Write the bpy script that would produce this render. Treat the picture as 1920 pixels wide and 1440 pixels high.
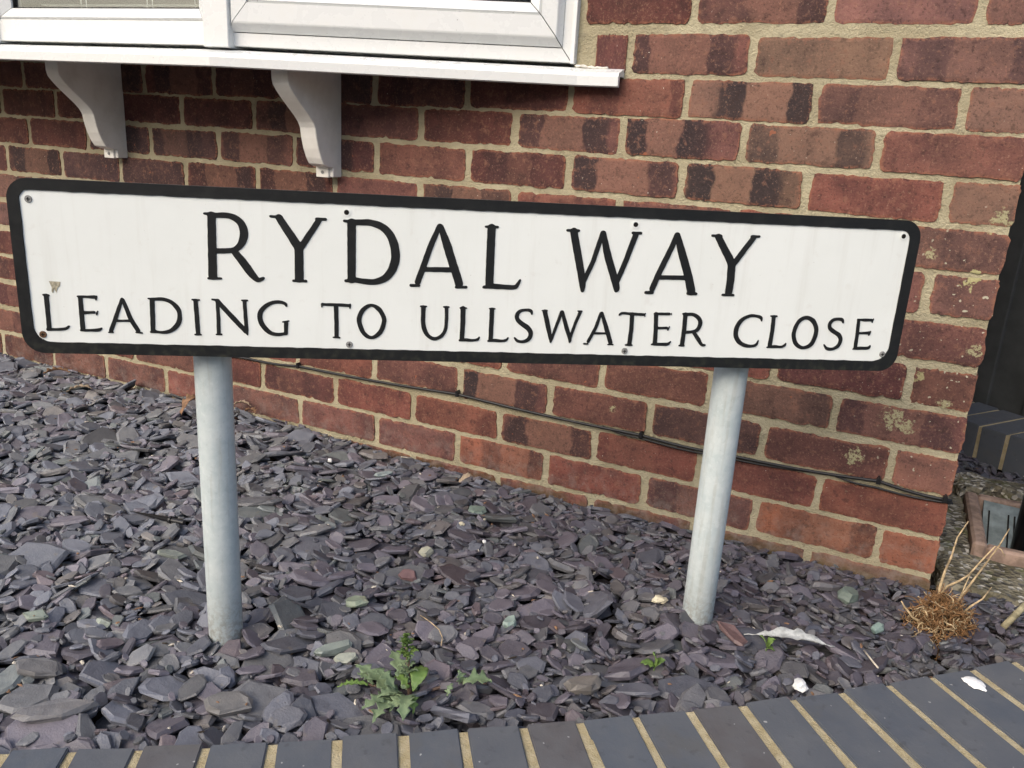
import bpy, bmesh, math, random
import numpy as np
from mathutils import Vector, Matrix, noise as mnoise

for o in list(bpy.data.objects): bpy.data.objects.remove(o)
scene = bpy.context.scene
COL = scene.collection
RAD = math.radians
CAM_C=[-0.0587, -1.57669, 0.75827]
CAM_R=[[0.904021, 0.423704, 0.05675], [0.171494, -0.237851, -0.956042], [-0.391581, 0.874015, -0.287685]]
SIGN_P1=[-0.8418, -0.7972, 0.025]
# letter strokes on the plate: (along plate mm, height mm, stroke width mm)
LETTERS=[
('R',[[(17.3,644.6,9.5),(16.3,606.4,9.9),(15.5,571.4,10.3)],[(8.8,646.7,2.6),(20.2,646.2,3.7)],[(9.8,567.7,2.7),(25.3,568.0,2.7)],[(20.1,645.2,5.8),(38.3,645.2,6.6),(50.5,638.1,8.2),(54.6,626.2,9.6),(52.2,614.6,8.8),(46.7,606.9,6.7),(38.0,603.1,5.9),(20.2,602.0,6.2)],[(41.9,602.6,7.5),(50.7,591.3,9.2),(59.6,578.5,9.5),(67.3,569.1,6.9),(71.3,567.8,4.7),(76.1,570.1,3.3)]]),
('Y',[[(96.7,645.5,8.3),(119.4,610.5,10.6)],[(86.6,646.8,2.7),(99.4,646.1,3.7)],[(144.0,643.6,6.7),(122.7,610.6,7.6)],[(141.6,645.9,3.5),(152.7,646.0,3.5)],[(120.0,607.8,10.1),(119.8,571.6,10.5)],[(112.1,568.3,2.5),(128.2,568.3,2.8)]]),
('D',[[(184.2,643.3,10.3),(184.2,572.5,9.8)],[(175.2,645.2,2.7),(185.8,644.5,4.1)],[(176.9,570.4,3.1),(185.9,571.2,5.6)],[(185.8,643.7,6.5),(207.5,644.3,7.6),(224.0,638.2,8.8),(234.5,624.9,10.0),(238.9,605.5,10.6),(235.7,588.5,10.4),(226.8,576.2,9.0),(213.6,570.4,7.3),(199.7,570.5,6.7),(185.9,572.6,6.2)]]),
('A',[[(293.0,644.2,5.5),(284.1,622.7,6.9),(267.5,572.3,7.5)],[(294.7,643.2,6.7),(303.3,620.2,10.3),(320.4,571.8,10.1)],[(276.1,588.6,5.7),(310.0,589.3,6.1)],[(258.6,567.4,3.2),(269.3,567.5,3.2)],[(316.6,566.9,2.8),(329.7,567.5,3.2)]]),
('L',[[(359.0,644.3,10.1),(359.0,629.2,10.2),(359.5,573.2,10.2)],[(351.4,645.7,2.7),(366.7,645.8,2.9)],[(352.2,568.3,3.2),(361.4,569.8,5.8)],[(360.2,570.3,6.9),(379.9,569.5,5.8),(392.8,569.7,5.4),(396.6,573.9,4.2),(399.4,579.2,2.3)]]),
('W',[[(465.3,644.5,9.5),(472.8,615.5,9.6),(481.5,581.0,8.8),(482.9,568.5,5.0)],[(483.8,581.0,5.9),(494.1,607.7,5.8),(503.4,644.0,6.3)],[(504.5,644.0,6.3),(512.7,615.7,9.4),(527.6,576.7,8.9),(528.0,569.6,4.5)],[(528.5,582.6,6.5),(538.4,612.3,6.8),(547.2,643.0,7.3)],[(456.9,645.6,3.1),(471.8,645.8,3.2)],[(543.2,646.0,3.2),(554.3,646.1,3.2)]]),
('A',[[(602.4,645.3,6.5),(596.9,627.7,7.1),(585.2,597.9,7.5),(577.1,573.9,7.5)],[(603.6,645.4,7.3),(611.8,623.9,10.1),(623.7,594.9,10.8),(631.1,572.7,11.2)],[(584.6,589.3,5.4),(621.2,590.0,5.7)],[(568.6,568.5,3.9),(577.7,568.8,4.2)],[(626.9,569.3,4.3),(638.5,569.1,3.7)]]),
('Y',[[(659.4,645.5,8.6),(682.5,611.9,10.6)],[(650.8,647.0,2.7),(663.0,646.7,3.6)],[(707.8,646.1,6.9),(685.0,610.5,7.6)],[(705.2,647.9,3.3),(715.9,648.6,3.0)],[(682.7,610.4,10.9),(684.2,588.1,10.4),(683.7,573.0,10.1)],[(675.5,568.8,3.1),(690.8,569.0,3.1)]]),
('L',[[(-180.8,539.4,5.3),(-181.1,512.6,5.0),(-181.3,499.5,5.0)],[(-184.4,540.6,1.7),(-177.3,540.3,1.7)],[(-183.0,497.7,3.7),(-171.0,497.9,3.0),(-162.0,499.2,3.4),(-158.0,502.4,1.7)]]),
('E',[[(-142.0,538.0,5.0),(-142.4,499.7,5.4)],[(-145.5,540.0,1.7),(-133.5,539.7,3.0),(-124.7,539.8,3.7)],[(-122.5,541.1,1.3),(-124.2,536.0,1.3)],[(-140.0,519.9,3.4),(-127.1,520.7,3.0)],[(-123.0,522.7,1.3),(-124.9,517.8,1.7)],[(-144.9,497.4,2.4),(-133.8,497.8,3.1),(-124.0,498.5,3.7),(-119.8,501.0,1.7)]]),
('A',[[(-93.6,538.2,3.7),(-103.3,513.1,4.4),(-109.4,498.0,4.8)],[(-92.6,537.0,4.0),(-85.3,513.7,5.1),(-77.4,498.8,5.1)],[(-101.9,510.7,2.7),(-85.5,511.2,2.7)],[(-112.5,495.8,1.7),(-107.1,495.9,1.7)],[(-80.0,496.5,2.1),(-72.6,496.0,1.7)]]),
('D',[[(-58.3,538.1,5.4),(-59.6,500.2,5.2)],[(-63.1,539.9,1.7),(-55.8,539.5,2.4)],[(-62.6,497.5,2.1),(-56.7,498.5,3.8)],[(-57.4,539.4,3.4),(-44.3,539.5,4.1),(-34.7,535.4,4.8),(-27.7,526.8,5.5),(-26.4,518.0,5.5),(-29.6,508.2,5.5),(-37.5,500.5,4.8),(-46.9,497.5,3.5),(-59.2,498.5,2.8)]]),
('I',[[(-6.7,538.9,5.1),(-6.1,517.8,5.2),(-5.8,497.2,5.2)],[(-10.8,540.2,1.7),(-2.1,540.1,1.7)],[(-9.9,495.7,1.7),(-1.8,495.7,1.7)]]),
('N',[[(19.4,538.0,4.1),(19.7,518.5,4.2),(19.4,498.8,4.5)],[(12.9,541.3,1.7),(20.3,540.3,3.4)],[(16.1,496.5,1.7),(23.2,496.7,1.8)],[(19.5,539.4,5.2),(36.3,519.9,5.9),(52.5,501.5,5.6)],[(53.4,501.5,4.2),(54.6,496.8,1.4)],[(52.2,539.9,4.1),(52.8,519.5,4.2),(53.5,503.3,4.2)],[(48.5,541.2,1.7),(55.9,541.3,1.7)]]),
('G',[[(103.3,535.0,1.7),(102.2,538.3,3.8),(96.2,540.4,3.8),(86.9,539.8,4.2),(77.4,534.5,4.9),(71.2,526.3,5.9),(70.9,516.4,6.0),(75.7,506.7,6.0),(83.3,500.2,5.0),(91.8,498.4,3.9),(102.2,500.1,3.5)],[(101.9,500.1,4.6),(102.5,513.7,4.9)],[(98.2,514.9,1.8),(106.0,516.5,1.8)]]),
('T',[[(147.6,539.1,3.3),(164.4,539.3,3.6),(181.9,538.7,3.9)],[(147.8,540.6,1.5),(146.9,535.6,1.5)],[(182.8,541.0,1.5),(182.2,535.2,1.5)],[(164.8,538.1,5.3),(165.3,516.1,5.1),(165.4,498.4,5.1)],[(161.2,496.5,1.8),(169.3,496.4,1.8)]]),
('O',[[(209.3,540.0,3.9),(218.7,535.3,5.4),(225.0,524.7,5.4),(225.1,516.3,5.5),(220.5,504.6,5.5),(209.7,497.3,4.0),(199.7,503.2,5.2),(194.4,516.2,5.7),(194.8,526.1,5.7),(200.2,535.4,5.1),(209.3,540.0,3.9)]]),
('U',[[(275.5,539.3,5.5),(275.7,519.3,5.2),(278.3,508.5,5.5),(283.8,500.8,4.6),(291.4,497.9,4.3),(299.7,502.0,4.3),(304.7,510.7,4.0),(305.8,524.8,4.0),(305.3,540.2,4.0)],[(271.4,540.6,1.8),(279.7,540.7,1.8)],[(301.5,540.7,1.8),(308.7,540.8,1.8)]]),
('L',[[(326.8,539.4,6.1),(327.3,519.2,5.9),(326.8,499.6,5.6)],[(323.0,540.0,1.8),(331.5,540.0,1.8)],[(323.6,496.8,2.2),(331.2,497.6,4.0),(340.5,497.2,3.1),(347.4,498.5,3.1),(349.8,502.2,1.6)]]),
('L',[[(364.7,539.0,5.5),(364.8,520.3,5.6),(364.8,499.8,5.3)],[(360.9,540.4,1.5),(368.7,540.3,1.8)],[(361.3,496.8,1.9),(369.8,498.0,4.1),(379.2,497.3,3.1),(385.3,498.7,3.1),(388.2,502.3,1.6)]]),
('S',[[(417.8,534.0,1.6),(416.4,538.7,4.0),(410.1,540.0,3.4),(402.4,538.6,4.0),(398.4,533.8,5.0),(398.8,527.5,5.3),(405.0,521.4,5.9),(414.0,515.3,6.3),(417.9,508.3,5.7),(415.7,501.1,5.1),(408.8,497.2,3.8),(401.0,497.8,3.5),(396.4,502.2,1.9)]]),
('W',[[(434.6,538.7,5.6),(440.1,519.8,5.9),(445.1,501.6,4.3),(445.0,496.9,1.7)],[(446.3,501.7,3.7),(451.6,520.2,3.6),(457.3,538.5,4.3)],[(458.4,538.9,3.9),(463.8,522.2,5.3),(471.1,502.3,4.3),(470.8,497.6,1.7)],[(471.5,504.0,3.7),(476.9,524.2,4.0),(482.3,539.3,4.0)],[(430.5,539.8,1.3),(437.8,540.1,1.6)],[(478.5,540.6,1.3),(485.1,540.7,1.3)]]),
('A',[[(510.5,538.8,3.6),(504.9,518.3,4.3),(496.4,499.6,4.0)],[(511.9,538.8,4.0),(518.9,520.4,5.7),(527.3,498.7,5.4)],[(503.0,511.0,2.7),(521.4,511.4,2.7)],[(490.5,496.4,2.0),(496.7,496.2,2.0)],[(523.7,496.2,1.7),(530.9,496.1,2.0)]]),
('T',[[(536.0,537.9,2.3),(540.6,539.7,3.0),(554.1,538.9,3.7),(569.3,538.6,3.4)],[(535.6,535.6,1.0),(536.0,537.9,2.0)],[(571.4,540.8,1.0),(571.0,535.3,1.0)],[(553.3,538.1,5.3),(554.2,518.0,5.4),(553.5,497.6,5.8)],[(548.2,496.2,2.0),(557.6,496.0,2.0)]]),
('E',[[(586.1,539.9,5.4),(587.9,520.6,5.4),(588.9,499.4,5.8)],[(583.5,540.3,2.0),(594.6,540.2,3.7),(604.7,540.5,3.4)],[(607.6,541.9,1.0),(606.9,536.7,1.0)],[(589.9,520.7,3.0),(603.6,521.1,3.1)],[(607.0,523.5,1.0),(604.8,518.0,1.7)],[(583.9,497.6,1.7),(592.4,498.3,3.8),(606.1,498.6,3.8),(610.6,502.2,2.1)]]),
('R',[[(627.0,540.3,5.8),(627.7,520.0,5.8),(627.2,498.6,5.8)],[(623.1,541.2,2.0),(628.6,541.3,2.7)],[(622.9,497.2,2.1),(630.2,497.2,2.1)],[(628.7,540.7,3.7),(638.1,540.6,4.4),(646.4,535.8,5.1),(649.5,529.1,5.5),(647.4,521.4,5.1),(641.9,517.3,4.1),(630.0,515.8,3.8)],[(642.1,515.3,4.5),(649.2,506.9,5.2),(654.9,499.3,4.1),(659.9,498.6,2.4)]]),
('C',[[(736.3,534.8,1.7),(734.4,539.4,4.0),(725.2,541.5,3.7),(716.7,540.7,4.2),(707.5,535.1,5.3),(702.0,525.2,6.2),(701.9,513.9,6.2),(707.5,504.9,5.7),(716.9,499.9,4.9),(727.1,499.0,3.7),(733.3,501.3,3.4),(735.4,507.0,1.7)]]),
('L',[[(752.7,540.6,5.4),(753.6,521.0,5.4),(753.0,501.1,5.8)],[(748.2,541.9,2.0),(757.1,541.9,2.0)],[(749.2,497.7,2.0),(759.2,499.1,4.0),(769.4,498.9,3.2),(774.3,500.9,3.5),(776.2,504.1,1.7)]]),
('O',[[(799.8,541.3,4.9),(810.0,537.4,6.0),(816.9,527.0,5.8),(817.4,515.6,6.1),(812.9,503.3,5.8),(801.9,498.3,4.4),(791.5,503.5,5.5),(785.9,514.8,5.5),(786.3,526.1,5.4),(791.1,536.8,5.4),(799.8,541.3,4.9)]]),
('S',[[(855.4,535.2,1.4),(853.1,539.6,4.3),(847.0,540.6,4.0),(839.9,539.0,4.3),(835.9,533.9,4.9),(837.1,527.5,5.2),(843.6,522.7,5.5),(851.9,517.9,5.8),(855.7,511.6,5.2),(853.8,502.9,5.0),(846.5,497.9,4.1),(837.5,498.2,3.8),(832.4,503.8,1.7)]]),
('E',[[(877.6,539.3,4.6),(879.1,520.1,5.0),(879.7,500.6,5.3)],[(875.9,540.7,2.3),(886.4,540.3,3.8),(896.8,540.6,3.5)],[(899.4,542.8,1.2),(897.8,537.1,1.5)],[(881.8,521.6,2.6),(890.0,521.8,3.5),(896.6,522.4,4.4)],[(898.4,524.6,1.8),(896.5,518.8,1.8)],[(876.4,498.4,1.8),(883.7,499.7,4.1),(898.6,500.4,4.1),(901.4,503.4,2.4)]]),
]
COURSE_Z={-4: 1.312, -3: 1.234, -2: 1.156, -1: 1.078, 0: 1.0, 1: 0.9145, 2: 0.8392, 3: 0.769, 4: 0.6936, 5: 0.6165, 6: 0.5396, 7: 0.4585, 8: 0.3773, 9: 0.2999, 10: 0.2199, 11: 0.1375, 12: 0.0617, 13: -0.016, 14: -0.094}
PERP={-4: [-3.15, -2.925, -2.7, -2.475, -2.25, -2.025, -1.8, -1.575, -1.35, -1.125, -0.9, -0.675, -0.45, -0.225, 0.0], -3: [-3.2625, -3.0375, -2.8125, -2.5875, -2.3625, -2.1375, -1.9125, -1.6875, -1.4625, -1.2375, -1.0125, -0.7875, -0.5625, -0.3375, -0.1125], -2: [-3.15, -2.925, -2.7, -2.475, -2.25, -2.025, -1.8, -1.575, -1.35, -1.125, -0.9, -0.675, -0.45, -0.225, 0.0], -1: [-3.2625, -3.0375, -2.8125, -2.5875, -2.3625, -2.1375, -1.9125, -1.6875, -1.4625, -1.2375, -1.0125, -0.7875, -0.5625, -0.3375, -0.1125], 0: [-3.1512, -2.9262, -2.7012, -2.4762, -2.2512, -2.0262, -1.8012, -1.5762, -1.3512, -1.1262, -0.9012, -0.6762, -0.4539, -0.2254, -0.001], 1: [-3.2646, -3.0396, -2.8146, -2.5896, -2.3646, -2.1396, -1.9146, -1.6896, -1.4646, -1.2396, -1.0146, -0.7896, -0.5646, -0.3422, -0.1138], 2: [-3.1524, -2.9274, -2.7024, -2.4774, -2.2524, -2.0274, -1.8088, -1.5825, -1.3524, -1.1287, -0.9038, -0.6773, -0.4511, -0.2263, 0.0007], 3: [-3.2624, -3.0374, -2.8124, -2.5874, -2.351, -2.1349, -1.9124, -1.6894, -1.4631, -1.2374, -1.0118, -0.791, -0.5658, -0.3393, -0.1145], 4: [-3.1479, -2.9229, -2.6979, -2.4729, -2.2495, -2.0243, -1.7984, -1.5746, -1.3487, -1.1223, -0.895, -0.6698, -0.4437, -0.2197, 0.0041], 5: [-3.2603, -3.0353, -2.8103, -2.5853, -2.3539, -2.1335, -1.9126, -1.6877, -1.4589, -1.2353, -1.0103, -0.7853, -0.5603, -0.3353, -0.1103], 6: [-3.1478, -2.9228, -2.6978, -2.4728, -2.2478, -2.0228, -1.7978, -1.5728, -1.3478, -1.1228, -0.8978, -0.6728, -0.4478, -0.2228, 0.0032], 7: [-3.2625, -3.0375, -2.8125, -2.5875, -2.3625, -2.1375, -1.9125, -1.6875, -1.4625, -1.2375, -1.0125, -0.7875, -0.5625, -0.3375, -0.1125], 8: [-3.149, -2.924, -2.699, -2.474, -2.249, -2.024, -1.799, -1.574, -1.349, -1.124, -0.899, -0.674, -0.449, -0.2262, 0.0041], 9: [-3.2625, -3.0375, -2.8125, -2.5875, -2.3625, -2.1375, -1.9125, -1.6875, -1.4625, -1.2375, -1.0125, -0.7875, -0.5623, -0.3419, -0.1081], 10: [-3.1495, -2.9245, -2.6995, -2.4745, -2.2495, -2.0245, -1.7995, -1.5745, -1.3495, -1.1245, -0.893, -0.6738, -0.4525, -0.229, 0.0019], 11: [-3.2633, -3.0383, -2.8133, -2.5883, -2.3633, -2.1383, -1.9133, -1.6883, -1.4609, -1.2348, -1.0139, -0.7903, -0.5659, -0.3419, -0.1131], 12: [-3.1479, -2.9229, -2.6979, -2.4729, -2.2479, -2.0301, -1.801, -1.5729, -1.343, -1.1158, -0.8942, -0.6735, -0.4483, -0.2214, 0.0049], 13: [-3.2625, -3.0375, -2.8125, -2.5875, -2.3625, -2.1375, -1.9125, -1.6875, -1.4625, -1.2375, -1.0125, -0.7875, -0.5625, -0.3375, -0.1125], 14: [-3.15, -2.925, -2.7, -2.475, -2.25, -2.025, -1.8, -1.575, -1.35, -1.125, -0.9, -0.675, -0.45, -0.225, 0.0]}
# ------------------------------------------------------------------ camera
FPX = 1550.0                       # focal length in pixels of a 1920 px wide picture
C = np.array(CAM_C); R = np.array(CAM_R)
cam_d = bpy.data.cameras.new('camera'); cam = bpy.data.objects.new('camera', cam_d); COL.objects.link(cam)
cam_d.sensor_width = 36.0; cam_d.lens = 36.0*FPX/1920; cam_d.clip_start = 0.02; cam_d.clip_end = 500
M = Matrix.Identity(4)
for i in range(3):
    M[i][0] = R[0][i]; M[i][1] = -R[1][i]; M[i][2] = -R[2][i]; M[i][3] = C[i]
cam.matrix_world = M
scene.camera = cam
# ------------------------------------------------------------------ sky, sun, exposure
SUN_EL, SUN_AZ = 36.0, -164.0      # azimuth measured from +y (the wall's back) towards +x
world = bpy.data.worlds.new('World'); scene.world = world; world.use_nodes = True
wn = world.node_tree; bg = wn.nodes['Background']
sky = wn.nodes.new('ShaderNodeTexSky'); sky.sky_type = 'NISHITA'; sky.sun_disc = False
sky.sun_elevation = RAD(SUN_EL); sky.sun_rotation = RAD(SUN_AZ); sky.dust_density = 4.0; sky.ozone_density = 1.0; sky.air_density = 1.0
wn.links.new(sky.outputs['Color'], bg.inputs['Color']); bg.inputs['Strength'].default_value = 0.15
sd = bpy.data.lights.new('sun', 'SUN'); sd.energy = 0.85; sd.angle = RAD(50); sd.color = (1.0, .965, .90)
sun = bpy.data.objects.new('sun', sd); COL.objects.link(sun)
dv = Vector((math.sin(RAD(SUN_AZ))*math.cos(RAD(SUN_EL)), math.cos(RAD(SUN_AZ))*math.cos(RAD(SUN_EL)), math.sin(RAD(SUN_EL))))
sun.rotation_euler = dv.to_track_quat('Z', 'Y').to_euler(); sun.location = dv*20
vs = scene.view_settings; vs.view_transform = 'Standard'; vs.look = 'None'; vs.gamma = 1.0; vs.use_curve_mapping = False
vs.exposure = 0.86
# ------------------------------------------------------------------ helpers
rng = np.random.default_rng(7); random.seed(7)
def ray(x, y): return R.T @ np.array([(x-960)/FPX, (y-720)/FPX, 1.0])
def on_z(x, y, z):                 # where the view ray through a photo pixel meets the level z
    v = ray(x, y); return C + (z-C[2])/v[2]*v
def to_px(P):
    c = (np.atleast_2d(P)-C) @ R.T
    return c[:, :2]/c[:, 2:3]*FPX + [960, 720]

def tag(o, label=None, cat=None, group=None, kind=None):
    if label: o['label'] = label
    if cat: o['category'] = cat
    if group: o['group'] = group
    if kind: o['kind'] = kind
    return o
def empty(name, loc=(0, 0, 0), rz=0.0, **k):
    o = bpy.data.objects.new(name, None); COL.objects.link(o); o.location = loc; o.rotation_euler = (0, 0, rz); o.empty_display_size = .05
    return tag(o, **k)
def obj(name, mesh, material=None, parent=None, **k):
    o = bpy.data.objects.new(name, mesh); COL.objects.link(o)
    if material is not None and not mesh.materials: mesh.materials.append(material)
    if parent is not None: o.parent = parent
    return tag(o, **k)
def mesh(name, v, f, smooth=False):
    m = bpy.data.meshes.new(name); m.from_pydata([tuple(map(float, p)) for p in v], [], [tuple(map(int, q)) for q in f]); m.update()
    if smooth:
        for p in m.polygons: p.use_smooth = True
    return m
class MB:
    def __init__(s): s.v = []; s.f = []
    def add(s, v, f):
        n = len(s.v); s.v += [tuple(p) for p in v]; s.f += [tuple(i+n for i in q) for q in f]; return s
    def box(s, x0, x1, y0, y1, z0, z1, T=None):
        v = [(x, y, z) for z in (z0, z1) for y in (y0, y1) for x in (x0, x1)]
        if T is not None: v = [T @ Vector(p) for p in v]
        return s.add(v, [(0,2,3,1),(4,5,7,6),(0,1,5,4),(2,6,7,3),(0,4,6,2),(1,3,7,5)])
    def prism(s, poly, z0, z1, axis='z'):
        n = len(poly)
        if axis == 'z': v = [(x, y, z0) for x, y in poly]+[(x, y, z1) for x, y in poly]
        elif axis == 'y': v = [(x, z0, y) for x, y in poly]+[(x, z1, y) for x, y in poly]
        else: v = [(z0, x, y) for x, y in poly]+[(z1, x, y) for x, y in poly]
        return s.add(v, [tuple(range(n))[::-1], tuple(range(n, 2*n))]+[(i, (i+1) % n, (i+1) % n+n, i+n) for i in range(n)])
    def tube(s, pts, rad, seg=8, caps=True):
        pts = [Vector(p) for p in pts]; n = len(pts)
        if not hasattr(rad, '__len__'): rad = [rad]*n
        up = Vector((0, 0, 1)); v = []; f = []
        a = None
        for i in range(n):
            t = (pts[min(i+1, n-1)]-pts[max(i-1, 0)]).normalized()
            if a is None: a = t.orthogonal().normalized()
            else:
                a = (a - t*a.dot(t))
                a = a.normalized() if a.length > 1e-6 else t.orthogonal().normalized()
            b = t.cross(a)
            for k in range(seg):
                th = 2*math.pi*k/seg; v.append(pts[i]+(a*math.cos(th)+b*math.sin(th))*rad[i])
        for i in range(n-1):
            for k in range(seg):
                k2 = (k+1) % seg; f.append((i*seg+k, i*seg+k2, (i+1)*seg+k2, (i+1)*seg+k))
        if caps: f += [tuple(range(seg))[::-1], tuple(range((n-1)*seg, n*seg))]
        return s.add(v, f)
    def mesh(s, name, smooth=False): return mesh(name, s.v, s.f, smooth)
    def build(s, name, material, parent=None, smooth=False, bevel=0, **k):
        m = s.mesh(name, smooth)
        if bevel:
            bm = bmesh.new(); bm.from_mesh(m); bmesh.ops.bevel(bm, geom=list(bm.edges), offset=bevel, segments=1, affect='EDGES'); bm.to_mesh(m); bm.free()
        bm = bmesh.new(); bm.from_mesh(m); bmesh.ops.recalc_face_normals(bm, faces=bm.faces); bm.to_mesh(m); bm.free()
        return obj(name, m, material, parent, **k)

# ------------------------------------------------------------------ material helper
class Mat:
    def __init__(s, name, rough=.7, spec=.3, col=(.5, .5, .5)):
        s.m = bpy.data.materials.new(name); s.m.use_nodes = True; s.nt = s.m.node_tree; s.b = s.nt.nodes['Principled BSDF']
        s.b.inputs['Roughness'].default_value = rough; s.b.inputs['Specular IOR Level'].default_value = spec
        s.b.inputs['Base Color'].default_value = (*col, 1)
    def n(s, t, **k):
        o = s.nt.nodes.new('ShaderNode'+t)
        for a, b in k.items(): setattr(o, a, b)
        return o
    def put(s, sock, v):
        if hasattr(v, 'is_linked') or hasattr(v, 'links'): s.nt.links.new(v, sock)
        elif isinstance(v, (tuple, list)) and len(v) == 3 and len(sock.default_value) == 4: sock.default_value = (*v, 1)
        else: sock.default_value = v
    def noise(s, vec, scale, detail=3, rough=.5, dist=0.0):
        o = s.n('TexNoise'); s.put(o.inputs['Vector'], vec); o.inputs['Scale'].default_value = scale; o.inputs['Detail'].default_value = detail
        o.inputs['Roughness'].default_value = rough; o.inputs['Distortion'].default_value = dist; return o.outputs['Fac']
    def ramp(s, fac, a, b, lo=0.0, hi=1.0, mode='SMOOTHSTEP'):
        o = s.n('MapRange', interpolation_type=mode); s.put(o.inputs['Value'], fac)
        for k, v in zip(('From Min', 'From Max', 'To Min', 'To Max'), (a, b, lo, hi)): s.put(o.inputs[k], v)
        return o.outputs['Result']
    def math(s, op, a, b=0.0, c=0.0):
        o = s.n('Math', operation=op); s.put(o.inputs[0], a); s.put(o.inputs[1], b); s.put(o.inputs[2], c); return o.outputs[0]
    def mix(s, fac, a, b, blend='MIX'):
        o = s.n('Mix', data_type='RGBA', blend_type=blend); s.put(o.inputs[0], fac); s.put(o.inputs[6], a); s.put(o.inputs[7], b); return o.outputs[2]
    def coords(s, which='Object'): return s.n('TexCoord').outputs[which]
    def world(s): return s.n('NewGeometry').outputs['Position']
    def attr(s, name): return s.n('Attribute', attribute_name=name)
    def bump(s, h, strength=.3, dist=.002, prev=None):
        o = s.n('Bump'); s.put(o.inputs['Height'], h); o.inputs['Strength'].default_value = strength; o.inputs['Distance'].default_value = dist
        if prev is not None: s.put(o.inputs['Normal'], prev)
        return o.outputs['Normal']
    def fin(s, col=None, rough=None, normal=None):
        if col is not None: s.put(s.b.inputs['Base Color'], col)
        if rough is not None: s.put(s.b.inputs['Roughness'], rough)
        if normal is not None: s.put(s.b.inputs['Normal'], normal)
        return s.m

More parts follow.
